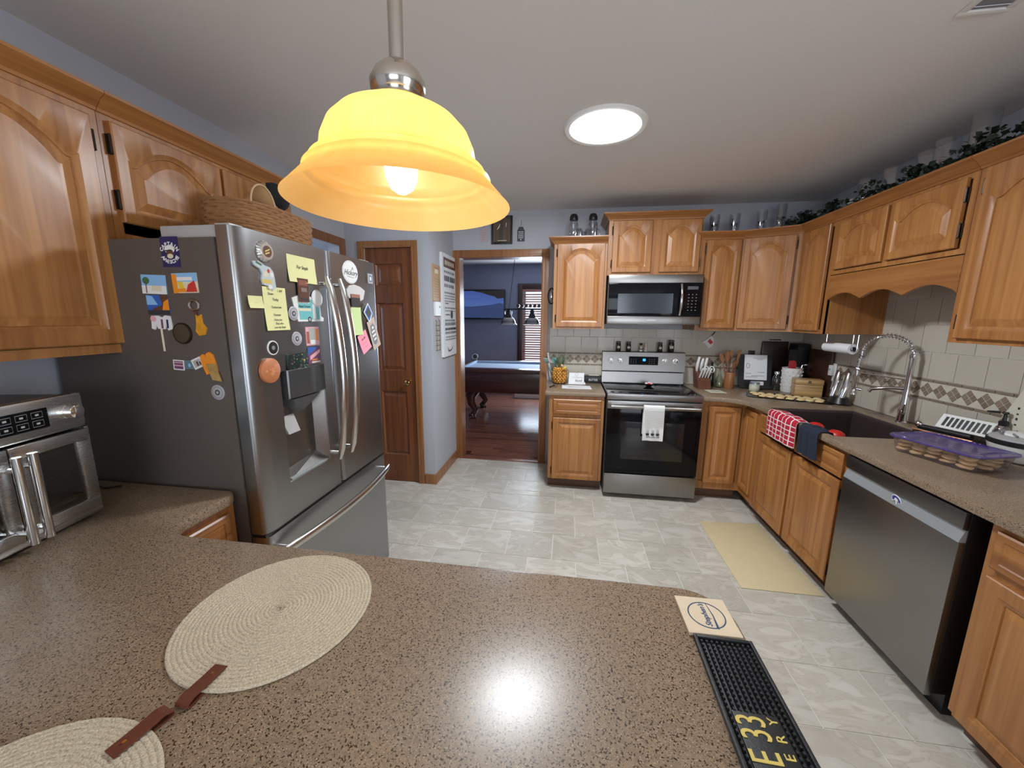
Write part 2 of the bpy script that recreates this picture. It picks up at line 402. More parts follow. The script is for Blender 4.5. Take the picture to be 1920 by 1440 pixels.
g = G(); g.box(-3.1, 2.0, 0, -3.0, 3.4, CEIL); g.box(-3.0, 3.3, 0, XL-.1, 3.4, CEIL); g.box(-3.0, 2.0, 0, XL-.1, 2.1, CEIL); struct('wall_hall', g, WALL)
# game room walls
WX0, WX1, WZ0, WZ1, YG = -.93, -.02, .55, 2.10, 7.6
g = G(); g.box(-4.2, YG, 0, WX0, YG+.12, CEIL); g.box(WX1, YG, 0, 2.4, YG+.12, CEIL); g.box(WX0, YG, 0, WX1, YG+.12, WZ0); g.box(WX0, YG, WZ1, WX1, YG+.12, CEIL)
struct('wall_game_room_far', g, GAMEW)
g = G(); g.box(-4.3, YB+.12, 0, -4.2, YG+.12, CEIL); struct('wall_game_room_left', g, GAMEW)
g = G(); g.box(2.3, YB+.12, 0, 2.4, YG+.12, CEIL); struct('wall_game_room_right', g, GAMEW)
g = G(); g.box(-4.2, YB+.06, 0, XP-.12, YB+.12, CEIL); struct('wall_game_room_near', g, GAMEW)
# rear window and right patio window (behind the camera, they light the room)
PANE = glassm('window_glass', (.95, .97, .98), .02, .10)
def window(name, O, U, wd, z0, z1, N, cols=2):
    O = Vector(O); U = Vector(U); N = Vector(N)
    g = G(); f = .06
    def bar(u0, v0, u1, v1, d=.05): g.prism([(u0, v0), (u1, v0), (u1, v1), (u0, v1)], O-N*d*.5, U, Z, N, d)
    bar(0, z0, wd, z0+f); bar(0, z1-f, wd, z1); bar(0, z0, f, z1); bar(wd-f, z0, wd, z1)
    for c in range(1, cols): bar(wd*c/cols-.025, z0, wd*c/cols+.025, z1)
    o = struct(name, g, WHITE)
    g = G(); g.prism([(f, z0+f), (wd-f, z0+f), (wd-f, z1-f), (f, z1-f)], O-N*.003, U, Z, N, .006); part('pane', g, PANE, o)
    return o
window('window_1', (-.85, YR-.05, 0), X, 2.4, .65, 2.2, Y, 3)
window('window_2', (XR+.05, -1.4, 0), Y, 1.3, .2, 2.2, -X, 2)
wg = window('window_3', (WX0, YG+.07, 0), X, WX1-WX0, WZ0, WZ1, Y, 1)
wg['label'] = 'game room window behind the wooden blinds'

# floor tiles: offset rows, joints recessed
def copymesh(name, me, parent, loc, mtl=None):
    o = bpy.data.objects.new(name, me); COL.objects.link(o); o.parent = parent; o.location = loc; return o
TW, TD = .310, .290
g = G(); g.box(0, 0, -.004, TW-.005, TD-.005, 0, .0012); tile_me = g.mesh('tile', FTILE, False)
cuts = {}
def tile_at(x0, y0, x1, y1):
    k = (round(x1-x0, 3), round(y1-y0, 3))
    if k not in cuts:
        q = G(); q.box(0, 0, -.004, k[0]-.005, k[1]-.005, 0, .0012); cuts[k] = q.mesh('tile', FTILE, False)
    copymesh('tile', cuts[k], floor, (x0, y0, 0))
def split(x0, x1, ya, yb):
    """clip a tile against walls, pantry and cabinets"""
    lim0 = XL if yb <= YP+.01 else (XP if ya >= YP-.01 else XL)
    lim1 = 1.53
    a, b = max(x0, lim0), min(x1, lim1)
    if b-a > .03: tile_at(a, ya, b, yb)
rows = 0; y = 3.12; r = 0
k = 0
for k in range(-9, 3):
    ya = 2.82+k*TD+TD; yb = ya+TD
    if yb > YB: yb = YB
    off = .095 if k % 2 == 0 else -.06
    i = math.floor((XL-off)/TW)
    xx = off+i*TW
    while xx < 1.53:
        if ya < YP < yb-.02:
            if xx+TW > XP: split(xx, xx+TW, ya, YP) ; split(max(xx, XP), xx+TW, YP, yb)
            else: split(xx, xx+TW, ya, YP)
        elif ya >= YP: split(max(xx, XP), xx+TW, ya, yb)
        else: split(xx, xx+TW, ya, yb)
        xx += TW
# game room planks, laid along x
pl = {}
yy = YB+.0; row = 0
while yy < 7.5:
    wv = .085; xs = -2.6+random.random()*.5
    x = -3.0+random.random()*.4
    while x < 1.2:
        L = random.choice((.7, .95, 1.2))
        kk = L
        if kk not in pl:
            q = G(); q.box(0, 0, -.006, L-.002, wv-.002, 0, .001); pl[kk] = q.mesh('plank', PLANK, False)
        if yy > YB+.1 or (x > DX0-.3 and x+L < DX1+.9): copymesh('plank', pl[kk], floor2, (x, yy+.065, 0))
        x += L
    yy += wv; row += 1

# baseboards and casings
def box_part(name, b, m, parent, **k): g = G(); g.box(*b); return part(name, g, m, parent, **k)
g = G(); g.box(XP, YP+.002, 0, XP+.014, YB, .095, .004); g.box(-1.285, YP-.014, 0, XP+.014, YP, .095, .004); struct('baseboard_pantry', g, CASE, True)
def casing(name, x0, x1, z1, y, wc=.075, t=.018, m=CASE):
    g = G(); g.box(x0-wc, y-t, 0, x0, y, z1+wc, .005); g.box(x1, y-t, 0, x1+wc, y, z1+wc, .005); g.box(x0, y-t, z1, x1, y, z1+wc, .005)
    g.box(x0-wc*.35, y-t-.006, 0, x0-.006, y-t, z1+.006, .002); g.box(x1+.006, y-t-.006, 0, x1+wc*.35, y-t, z1+.006, .002); g.box(x0, y-t-.006, z1+.006, x1, y-t, z1+wc*.35, .002)
    return struct(name, g, m, True)
casing('trim_1', DX0, DX1, DZ, YB)
g = G(); g.box(DX0-.02, YB, 0, DX0, YB+.14, DZ+.02); g.box(DX1, YB, 0, DX1+.02, YB+.14, DZ+.02); g.box(DX0, YB, DZ, DX1, YB+.14, DZ+.02); struct('trim_2', g, CASE)
g = G(); g.box(DX0, YB-.02, -.002, DX1, YB+.09, .008, .003); struct('trim_3', g, PLANK, True)
casing('trim_4', -1.775, -1.345, 2.125, YP, .055)
g = G(); g.box(XL, 2.26, 0, XL+.018, 2.33, 2.2, .004); g.box(XL, 3.10, 0, XL+.018, 3.17, 2.2, .004); g.box(XL, 2.33, 2.13, XL+.018, 3.10, 2.2, .004); struct('trim_5', g, OAKD, True)

# ------------------------------------------------------------------ panelled pantry door
door = tag(bpy.data.objects.new('door_1', None), 'dark stained narrow pantry door beside the refrigerator', kind='structure'); COL.objects.link(door); door.location = (-1.56, YP+.01, 0)
def panel_hole_mesh(w, h, holes, t=.03):
    """slab front in local x,z with recessed panels; front at y=0, facing -y"""
    g = G(); xs = sorted({0, w}|{a for q in holes for a in (q[0], q[2])}); zs = sorted({0, h}|{a for q in holes for a in (q[1], q[3])})
    for i in range(len(xs)-1):
        for j in range(len(zs)-1):
            cx, cz = (xs[i]+xs[i+1])/2, (zs[j]+zs[j+1])/2
            if any(q[0] < cx < q[2] and q[1] < cz < q[3] for q in holes): continue
            g.box(xs[i], 0, zs[j], xs[i+1], t, zs[j+1])
    return g
DW = .43
holes = [(.09, .26, .335, .87), (.09, 1.06, .335, 1.66), (.09, 1.81, .335, 1.99)]
g = panel_hole_mesh(DW, 2.12, holes); g.xf(Matrix.Translation((-DW/2, 0, .003))); part('door_slab', g, PINE, door, local=True, smooth=False)
for (a, b, c, d) in holes:
    g = G(); a -= DW/2; c -= DW/2
    rg = lambda k, y: [(a+k, y, b+k), (c-k, y, b+k), (c-k, y, d-k), (a+k, y, d-k)]
    g.loft([rg(0, .002), rg(.012, .014), rg(.018, .014), rg(.045, .005), rg(.05, .005)], True, True, False); part('door_panel', g, PINE, door, local=True, smooth=False)
g = G(); g.tube([(.147, -.0, .965), (.147, -.02, .965)], [.02, .012], 14); g.tube([(.147, -.02, .965), (.147, -.028, .965), (.147, -.04, .965), (.147, -.052, .965), (.147, -.057, .965)], [.012, .022, .026, .021, .01], 16)
part('door_knob', g, BRASS, door, local=True, label='round polished brass knob')

# ------------------------------------------------------------------ backsplash tiles
def splash(wall, O, U, N, length, skip=None, ztop=1.46, x0=0, cols_from=0):
    """tiles along U starting at O; N points out of the wall"""
    O = Vector(O); U = Vector(U); N = Vector(N)
    rot = Matrix((U, -N, Z)).transposed().to_4x4()
    def mk(w_, h_, m, t=.008, b=.0015):
        q = G(); q.box(0, -t, 0, w_, 0, h_, b); q.xf(rot); return q.mesh('tile', m, False)
    cache = {}
    def put(u, z, w_, h_, m, t=.008):
        k = (round(w_, 3), round(h_, 3), m.name, t)
        if k not in cache: cache[k] = mk(w_, h_, m, t)
        copymesh('tile', cache[k], wall, O+U*u+Z*z)
    g = G(); g.prism([(0, .915), (length, .915), (length, ztop), (0, ztop)], O, U, Z, N, .004); part('grout', g, BGR, wall)
    j = .004; T = .16
    rowsz = [(.917, .155, 0), (1.203, .157, .0), (1.363, .157, .08), (1.523, .157, 0), (1.683, .157, .08)]
    for z, h, off in rowsz:
        if z > ztop-.02: continue
        hh = min(h, ztop-z)
        u = -off
        while u < length-.01:
            a = max(u, 0); b = min(u+T-j, length)
            if b-a > .012 and not (skip and skip(a, b, z)): put(a, z, b-a, hh, BT)
            u += T
    # pencil strips
    for z in (1.076, 1.187):
        u = 0
        while u < length-.02:
            b = min(u+.0795, length); put(u, z, b-u, .013, PENC, .010); u += .083
    # diamonds of four with cream infill
    q = G(); q.prism([(0, 1.092), (length, 1.092), (length, 1.184), (0, 1.184)], O+N*.0035, U, Z, N, .003); part('infill', q, MOSL, wall)
    s = .0195
    q = G(); q.prism([(0, -s), (s, 0), (0, s), (-s, 0)], (0, 0, 0), U, Z, N, .008, .0012); dm = q.mesh('tile', MOS, False)
    u = .045
    while u < length-.03:
        for du, dz in ((0, .0225), (0, -.0225), (.0225, 0), (-.0225, 0)): copymesh('tile', dm, wall, O+U*(u+du)+Z*(1.138+dz)+N*.0015)
        q2 = .083
        u += q2
splash(wback, (-.19, YB, 0), X, -Y, 2.34, ztop=1.445)
splash(wright, (XR, 3.875, 0), -Y, -X, 2.40, ztop=1.79, skip=lambda a, b, z: z > 1.5 and (b < .8 or a > 1.85))

# ------------------------------------------------------------------ cabinets
def ring_door(w, h, arch, a=.055, rise=None):
    """contours of a raised panel door in local x,z; returns function ring(inset, y)"""
    n = 16; rise = (min(.075, w*.2) if rise is None else rise) if arch else 0
    def ring(k, y, outer=False):
        if outer: x0, x1, z0, z1, rs = k, w-k, k, h-k, 0
        else: x0, x1, z0, z1, rs = a+k, w-a-k, a+k, h-a-k-rise, rise
        pts = []
        for i in range(n): t = i/n; pts.append((x0+(x1-x0)*t, y, z0))
        for i in range(n): t = i/n; pts.append((x1, y, z0+(z1-z0)*t))
        for i in range(n*2):
            t = i/(n*2); s = 1-2*t
            q = max(0, math.cos(PI/2*min(1, abs(s)/.90)))**.85 if rs else 0
            pts.append((x1+(x0-x1)*t, y, z1+rs*q))
        for i in range(n): t = i/n; pts.append((x0, y, z1+(z0-z1)*t))
        return pts
    return ring
def cab_door(parent, x0, z0, w, h, arch=True, hinge=None, y=0, a=.052, rise=None, frame_m=None):
    T = .019; r = ring_door(w, h, arch, a, rise)
    g = G(); g.loft([r(0, 0, True), r(0, -T+.004, True), r(.004, -T, True), r(-.012, -T), r(-.002, -T+.006), r(.004, -T+.007), r(.006, -T+.012)], True, False, False)
    g.xf(Matrix.Translation((x0, y, z0))); d = part('door', g, frame_m or OAK, parent, local=True, ang=28)
    g = G(); g.loft([r(.006, -T+.012), r(.010, -T+.011), r(.034, -T+.002), r(.036, -T+.0015)], True, True, False)
    g.xf(Matrix.Translation((x0, y, z0))); part('panel', g, OAKP, d, local=True, ang=12)
    if hinge:
        hx = x0-.004 if hinge == 'l' else x0+w+.004
        for hz in (z0+.075, z0+h-.075):
            g = G(); g.tube([(hx, y-.012, hz-.026), (hx, y-.012, hz+.026)], .0045, 8); g.box(hx-.007, y-.006, hz-.032, hx+.007, y-.001, hz+.032, .002)
            g.sphere((hx, y-.012, hz+.029), .005, 8, 5); g.sphere((hx, y-.012, hz-.029), .005, 8, 5)
            part('hinge', g, BRONZE, d, local=True)
    return d
def drawer(parent, x0, z0, w, h, y=0):
    T = .019
    rg = lambda k, yy: [(k, yy, k), (w-k, yy, k), (w-k, yy, h-k), (k, yy, h-k)]
    g = G(); g.loft([rg(0, 0), rg(0, -T+.005), rg(.006, -T), rg(.026, -T), rg(.030, -T+.004), rg(.034, -T+.004), rg(.05, -T+.001)], True, True, False)
    g.xf(Matrix.Translation((x0, y, z0))); return part('drawer_front', g, OAKX, parent, local=True, smooth=False)
CROWN = [(0, 0), (.006, 0), (.009, .010), (.016, .016), (.030, .034), (.043, .042), (.046, .046), (.050, .048), (.050, .058), (0, .058)]
def crown(parent, path, z, m=None, sc=1):
    """path: local (x,y) points walked left to right with the outside on the -y side"""
    P = [Vector(p) for p in path]; rings = []
    for i, p in enumerate(P):
        d0 = (P[i]-P[i-1]).normalized() if i else (P[1]-P[0]).normalized()
        d1 = (P[i+1]-P[i]).normalized() if i < len(P)-1 else d0
        n0 = Vector((d0.y, -d0.x)); n1 = Vector((d1.y, -d1.x)); b = (n0+n1).normalized(); k = 1/max(.3, b.dot(n0))
        rings.append([(p.x+b.x*k*o*sc, p.y+b.y*k*o*sc, z+q*sc) for o, q in CROWN])
    g = G(); g.loft(rings, True, True, True); return part('crown', g, m or OAKX, parent, local=True, ang=30)
def cabinet(label, P, rz, w, d, z0, z1, doors=(), drawers=(), crn=None, group=None, toe=False, name='wall_cabinet', body_m=None):
    t = thing(name, label, 'cabinet', (P[0], P[1], 0), rz, group)
    # carcass with a face frame standing 2 mm proud and a recessed underside
    g = G()
    zb = z0+(.1 if toe else 0)
    g.box(0, .004, zb, .018, d, z1); g.box(w-.018, .004, zb, w, d, z1); g.box(.018, .02, zb+.02, w-.018, d, zb+.035); toe or g.box(.018, .02, z1-.018, w-.018, d, z1-.002)
    g.box(.018, d-.012, zb, w-.018, d, z1)
    part('carcass', g, body_m or OAK, t, local=True, smooth=False)
    g = G(); ops = list(doors)+list(drawers)
    g.box(0, 0, zb, w, .006, z1, .001) if not ops else None
    if ops:
        # face frame with stiles and rails behind the doors
        g.box(0, 0, zb, w, .019, zb+.03); g.box(0, 0, z1-.03, w, .019, z1); xs = sorted({0, w}|{q[0] for q in ops}|{q[0]+q[2] for q in ops})
        g.box(0, 0, zb+.03, .03, .019, z1-.03); g.box(w-.03, 0, zb+.03, w, .019, z1-.03)
        g.box(.03, .012, zb+.03, w-.03, .019, z1-.03)
        ed = sorted(ops)
        for q1, q2 in zip(ed, ed[1:]):
            if q2[0] > q1[0]+q1[2]-.001: g.box(q1[0]+q1[2]-.01, 0, zb+.03, q2[0]+.01, .012, z1-.03)
        for q in drawers: g.box(.03, 0, q[1]-.03, w-.03, .012, q[1]+.01)
        for q in doors:
            if q[1]-zb > .05: g.box(.03, 0, zb+.03, w-.03, .012, q[1]+.01)
    part('face_frame', g, OAK, t, local=True, smooth=False)
    for q in doors: cab_door(t, *q[:4], **(q[4] if len(q) > 4 else {}))
    for q in drawers: drawer(t, *q)
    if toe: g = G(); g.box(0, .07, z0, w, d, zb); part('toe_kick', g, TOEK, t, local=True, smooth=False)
    if crn: crown(t, crn, z1-.004)
    return t
UZ = 1.448
# back wall uppers
YF = 3.53; UD = YB-YF
cabinet('oak wall cabinet with one arched door left of the microwave, topped by mason jars', (-.15, YF), 0, .462, UD, UZ, 2.192, [(.03, UZ+.018, .412, .722, dict(hinge='l'))], crn=[(0, UD), (0, 0), (.462, 0)])
t = cabinet('short tall-set oak cabinet with two small arched doors directly above the microwave', (.314, YF-.012), 0, .766, UD+.012, 1.915, 2.372, [(.036, 1.938, .325, .425, dict(hinge='l')), (.432, 1.938, .318, .425, dict(hinge='r'))], crn=[(0, UD), (0, 0), (.766, 0), (.766, UD)])
cabinet('narrow oak wall cabinet with one slim arched door just right of the microwave', (1.082, YF), 0, .325, UD, UZ, 2.205, [(.04, UZ+.02, .268, .727, dict(hinge='l', a=.045))], crn=[(0, UD), (0, 0), (.325, 0)])
# corner cabinet, angled face
ax, ay, bx, by = 1.408, YF, 1.77, 3.36
ang = math.atan2(by-ay, bx-ax); L = math.hypot(bx-ax, by-ay)
t = cabinet('wide arched-door oak corner wall cabinet set at an angle', (ax, ay), ang, L, .06, UZ, 2.207, [(.012, UZ+.02, L-.055, .73, dict(hinge='r'))], crn=[(0, 0), (L, 0)])
g = G(); g.prism([(1.43, 3.56), (1.80, 3.40), (2.15, 3.40), (2.15, 3.88), (1.43, 3.88)], (0, 0, UZ), X, Y, Z, .755)
mtx = Matrix.Rotation(-ang, 4, 'Z') @ Matrix.Translation((-ax, -ay, 0)); g.xf(mtx); part('corner_box', g, OAK, t, local=True, smooth=False)
# right wall uppers (faces look left)
XU = 1.77; RD = XR-XU
RZ = -PI/2
def rcab(label, yfar, wd, z0, z1, doors, **k): return cabinet(label, (XU, yfar), RZ, wd, RD, z0, z1, doors, **k)
rcab('slim oak wall cabinet between the angled corner cabinet and the doors over the sink', 3.36, .375, UZ, 2.207, [(.04, UZ+.02, .29, .73, dict(a=.04, rise=.05))], crn=[(0, 0), (.375, 0)])
t = rcab('low oak cabinet with two short arched doors above the sink and a scalloped valance below', 2.985, .905, 1.845, 2.207, [(.03, 1.88, .405, .305, dict(rise=.06, a=.05)), (.46, 1.88, .405, .305, dict(hinge='r', rise=.06, a=.05))], crn=[(0, 0), (.905, 0)])
# valance
pts = [(0, 1.85), (.905, 1.85), (.905, 1.675)]
for s0, s1 in ((.905, .605), (.605, .30), (.30, 0)):
    for i in range(1, 13):
        f = i/12; pts.append((s0+(s1-s0)*f, 1.682+.042*math.sin(PI*f)))
g = G(); g.loft([[(u, 0, z) for u, z in pts], [(u, .019, z) for u, z in pts]]); part('valance', g, OAKX, t, local=True, smooth=False)
rcab('tall oak wall cabinet with a large arched door at the right edge of the view', 2.078, .60, UZ, 2.207, [(.04, UZ+.02, .52, .73, dict(hinge='l', rise=.085))], crn=[(0, 0), (.60, 0)])
rcab('oak wall cabinet beyond the right edge, next after the large arched door', 1.476, .60, UZ, 2.207, [(.04, UZ+.02, .52, .73, dict(hinge='l', rise=.085))], crn=[(0, 0), (.60, 0)])
# left wall uppers (faces look right)
XLU = -1.60; LD = XLU-XL
t = cabinet('large arched-door oak wall cabinet hanging over the toaster oven', (XLU, .20), PI/2, .985, LD, 1.412, 2.225, [(.03, 1.445, .455, .75, dict(rise=.08, a=.06)), (.50, 1.445, .455, .75, dict(rise=.09, a=.06, hinge='r'))], crn=[(0, 0), (.985, 0)])
t = cabinet('shallow two-door oak cabinet over the refrigerator', (XLU, 1.187), PI/2, .90, LD, 1.805, 2.225, [(.025, 1.872, .42, .33, dict(rise=.075, hinge='l', a=.05)), (.46, 1.872, .42, .33, dict(rise=.075, hinge='r', a=.05))], crn=[(0, 0), (.90, 0), (.90, LD)])
# base cabinets
BH = .874
cabinet('small oak base cabinet with one drawer and one door left of the range', (-.15, 3.28), 0, .475, .60, 0, BH, [(.035, .105, .415, .57, dict(arch=False, hinge='l', a=.05))], [(.035, .712, .415, .132)], toe=True, name='base_cabinet')
t = cabinet('oak corner base cabinet with a folding two-leaf door right of the range', (1.118, 3.28), 0, .352, .60, 0, BH, [(.062, .16, .245, .67, dict(arch=False, a=.05))], toe=True, name='base_cabinet')
g = G(); g.box(.352, -.24, .1, .37, .0, BH); part('side_face', g, OAK, t, local=True, smooth=False)
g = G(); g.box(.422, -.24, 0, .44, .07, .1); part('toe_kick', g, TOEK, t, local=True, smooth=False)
# second leaf, on the return face
q = G(); T = .019; r = ring_door(.2, .67, False, .045)
q.loft([r(0, 0, True), r(0, -T+.004, True), r(.004, -T, True), r(-.012, -T), r(-.002, -T+.006), r(.004, -T+.007), r(.006, -T+.012), r(.034, -T+.002), r(.036, -T+.0015)], True, True, False)
q.xf(Matrix.Translation((.352, -.012, .16)) @ Matrix.Rotation(-PI/2, 4, 'Z')); part('door', q, OAKP, t, local=True, ang=28)
def rbase(label, yfar, wd, doors, drawers, **k): return cabinet(label, (1.47, yfar), RZ, wd, .66, 0, BH, doors, drawers, toe=True, name='base_cabinet', **k)
t = rbase('wide oak sink base cabinet with two doors beneath the dark sink', 3.04, .93, [(.025, .105, .43, .595, dict(arch=False, a=.055)), (.485, .105, .425, .595, dict(arch=False, a=.055, hinge='r'))], [(.025, .715, .43, .135), (.485, .715, .425, .135)])
rbase('oak base cabinet with a drawer over a door, right of the dishwasher', 1.43, .50, [(.03, .105, .44, .58, dict(arch=False, a=.06))], [(.03, .715, .44, .135)])
rbase('oak base cabinet beyond the bottom right edge of the view', .925, .50, [(.03, .105, .44, .58, dict(arch=False, a=.06))], [(.03, .715, .44, .135)])
# left base cabinet under the counter beside the fridge, and the peninsula base
cabinet('oak base cabinet glimpsed in the counter corner before the refrigerator', (-1.205, .83), PI/2, .30, .72, 0, BH, [(.03, .105, .24, .57, dict(arch=False))], [(.03, .712, .24, .132)], toe=True, name='base_cabinet')
g = G(); g.box(-1.93, .16, .1, .34, .80, BH, .002)
pb = thing('base_cabinet', 'oak peninsula base hidden beneath the brown speckled foreground counter', 'cabinet', (-.8, .48, 0)); part('carcass', g, OAK, pb)
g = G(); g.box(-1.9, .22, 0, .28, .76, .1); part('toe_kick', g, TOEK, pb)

# ------------------------------------------------------------------ worktops
def arc(cx, cy, r, a0, a1, n=8): return [(cx+r*math.cos(math.radians(a0+(a1-a0)*i/n)), cy+r*math.sin(math.radians(a0+(a1-a0)*i/n))) for i in range(n+1)]
def slab(poly, z0, z1, b=.008, inner=None):
    """polygon slab with rounded top and bottom edges"""
    n = len(poly); area = sum(poly[i][0]*poly[(i+1) % n][1]-poly[(i+1) % n][0]*poly[i][1] for i in range(n))
    if area < 0: poly = poly[::-1]
    def inset(k):
        out = []
        for i in range(n):
            p0, p1, p2 = Vector(poly[i-1]), Vector(poly[i]), Vector(poly[(i+1) % n])
            d0 = (p1-p0).normalized(); d1 = (p2-p1).normalized(); n0 = Vector((-d0.y, d0.x)); n1 = Vector((-d1.y, d1.x))
            bb = (n0+n1); bb = bb.normalized() if bb.length > 1e-6 else n0
            out.append(p1+bb*(k/max(.35, bb.dot(n0))))
        return out
    R = []
    for k, z in ((b, z0), (b*.3, z0+b*.3), (0, z0+b), (0, z1-b), (b*.3, z1-b*.3), (b, z1)): R.append([(p.x, p.y, z) for p in inset(k)])
    g = G(); g.loft(R); return g
pen = [(XL, .10)]+arc(.276, .20, .10, -90, 0)+arc(.276, .758, .10, 0, 90)+arc(-1.085, .948, .09, 270, 180)+arc(-1.215, 1.09, .04, 0, 90)+[(XL, 1.13)]
g = slab(pen, .875, .915); solo('peninsula_counter', g, CTR, 'brown speckled laminate peninsula counter with rounded corner filling the foreground', 'counter', (-.8, .48, .875), ang=35)
ct = [(-.185, 3.255), (.328, 3.255), (.328, YB-.005), (-.185, YB-.005)]
g = slab(ct, .875, .915); solo('counter', g, CTR, 'small speckled counter section left of the range holding the pineapple', 'counter', (.07, 3.57, .875), ang=35)
SY0, SY1, SX0, SX1 = 2.25, 2.95, 1.472, 2.03
ct = [(1.108, 3.255)]+arc(1.20, 3.03, .225, 90, 0)[1:]+[(1.435, SY1+.0), (SX1, SY1), (SX1, SY0), (1.435, SY0), (1.435, .45), (XR-.005, .45), (XR-.005, YB-.005), (1.108, YB-.005)]
g = slab(ct, .875, .915, .006); g.box(1.435, SY0-.003, .875, SX0, SY1+.003, .915, .005); g.hard = False; solo('counter', g, CTR, 'long speckled counter along the right wall with the sink cut into it', 'counter', (1.8, 2.4, .875), ang=35)

# ------------------------------------------------------------------ sink, faucet
sk = thing('kitchen_sink', 'dark rectangular kitchen sink set in the right counter below the faucet', 'sink', (1.7, 2.61, .66))
SINKM = mat('dark_composite', (.045, .030, .030), .32, noise=(20, .2))
g = G(); y0, y1, x0, x1 = SY0+.003, SY1-.003, SX0+.002, SX1-.003
def rr(x0, y0, x1, y1, z): return [(x0, y0, z), (x1, y0, z), (x1, y1, z), (x0, y1, z)]
g.loft([rr(x0, y0, x1, y1, .68), rr(x0, y0, x1, y1, .905), rr(x0+.003, y0+.003, x1-.003, y1-.003, .909), rr(x0+.010, y0+.012, x1-.012, y1-.012, .908), rr(x0+.014, y0+.018, x1-.016, y1-.018, .895), rr(x0+.020, y0+.024, x1-.022, y1-.024, .70), rr(x0+.04, y0+.05, x1-.05, y1-.05, .69)])
part('basin', g, SINKM, sk, smooth=False)
g = G(); g.lathe([(.04, .692), (.042, .694), (.03, .695), (.028, .690), (.001, .690)], (1.72, 2.61), 20, cap=True); part('drain', g, CHROME, sk)
fc = thing('spring_faucet', 'tall chrome spring-neck faucet standing behind the sink', 'faucet', (2.085, 2.635, .915))
D = Vector((-.707, .707, 0)); FB = Vector((2.085, 2.635, 0))
g = G(); g.lathe([(.030, 0), (.030, .006), (.024, .012), (.022, .05), (.023, .09), (.021, .12), (.016, .2), (.0155, .40), (.0175, .405), (.0175, .425), (.012, .43)], (FB.x, FB.y), 20, z0=.915); part('body', g, CHROME, fc)
arcp = []
r_ = .118; C0 = FB+D*r_
for i in range(31):
    a = PI-(PI*1.02)*i/30; arcp.append(C0+D*(r_*math.cos(a))+Z*(1.335+r_*math.sin(a)*.98))
arcp = [FB+Z*1.30]+arcp+[C0+D*(r_+.006)+Z*1.27, C0+D*(r_+.012)+Z*1.21]
g = G(); g.tube(arcp, .0065, 10); part('hose', g, CHROME, fc)
g = G(); dense = []
for i in range(len(arcp)-1):
    for k in range(4): dense.append(arcp[i].lerp(arcp[i+1], k/4))
# spring coil as a helix of wire round the hose
acc = 0; hel = []
for i in range(len(dense)-1):
    seg = (dense[i+1]-dense[i]); d = seg.normalized(); sd = d.cross(D.cross(Z)).normalized(); ot = D.cross(Z).normalized()
    for k in range(4):
        p = dense[i]+seg*(k/4); hel.append(p+.0135*(math.cos(acc)*sd+math.sin(acc)*ot)); acc += seg.length/4/.017*2*PI
g.tube(hel, .0026, 5); part('spring', g, CHROME, fc)
HP = C0+D*(r_+.012)
g = G(); g.lathe([(.010, 1.215), (.0155, 1.21), (.0165, 1.18), (.0155, 1.175), (.0145, 1.10), (.012, 1.085), (.015, 1.075), (.021, 1.062), (.021, 1.055), (.004, 1.054)], (HP.x, HP.y), 18); g.tube([HP+Z*1.095, HP+Z*1.09+Vector((.035, -.012, 0))], [.006, .009], 10); part('spray_head', g, CHROME, fc)
g = G(); g.tube([FB+Z*1.185, HP+Z*1.205], .0045, 8); g.tube([HP+Z*1.19, HP+Z*1.215], .019, 14); part('holder_arm', g, CHROME, fc)
g = G(); g.tube([FB+Z*1.13, FB+D*.08+Z*1.125, FB+D*.16+Z*1.105, FB+D*.172+Z*1.085], [.011, .010, .011, .011], 12); part('spout', g, CHROME, fc)
g = G(); g.tube([FB+Z*.985, FB+Vector((-.03, -.04, 0))+Z*.985], .012, 12); g.tube([FB+Vector((-.03, -.04, 0))+Z*.985, FB+Vector((-.04, -.055, 0))+Z*1.04], [.006, .004], 8); part('lever', g, CHROME, fc)

# ------------------------------------------------------------------ dishwasher
dw = thing('dishwasher', 'stainless steel dishwasher with a pocket handle strip under the right counter', 'dishwasher', (1.75, 1.79, 0))
DY0, DY1 = 1.497, 2.103
g = G(); g.box(1.47, DY0, .09, 2.1, DY1, .872); g.box(1.52, DY0, 0, 2.05, DY1, .09); part('tub', g, BLACK, dw, smooth=False)
g = G(); g.box(1.447, DY0+.002, .075, 1.475, DY1-.002, .742, .004); part('door_panel', g, brushed('dishwasher_steel', (.30, .29, .275), .3, 'y'), dw)
g = G(); g.box(1.450, DY0+.002, .795, 1.475, DY1-.002, .862, .004); part('control_strip', g, STEELD, dw)
g = G(); g.loft([[(1.447, DY0+.003, .742), (1.447, DY1-.003, .742), (1.474, DY1-.003, .742), (1.474, DY0+.003, .742)], [(1.447, DY0+.003, .745), (1.447, DY1-.003, .745), (1.474, DY1-.003, .745), (1.474, DY0+.003, .745)], [(1.462, DY0+.003, .790), (1.462, DY1-.003, .790), (1.474, DY1-.003, .790), (1.474, DY0+.003, .790)]])
part('handle_recess', g, mat('pale_steel', (.55, .60, .62), .35, .7), dw, smooth=False, label='pale sloping pocket handle strip')
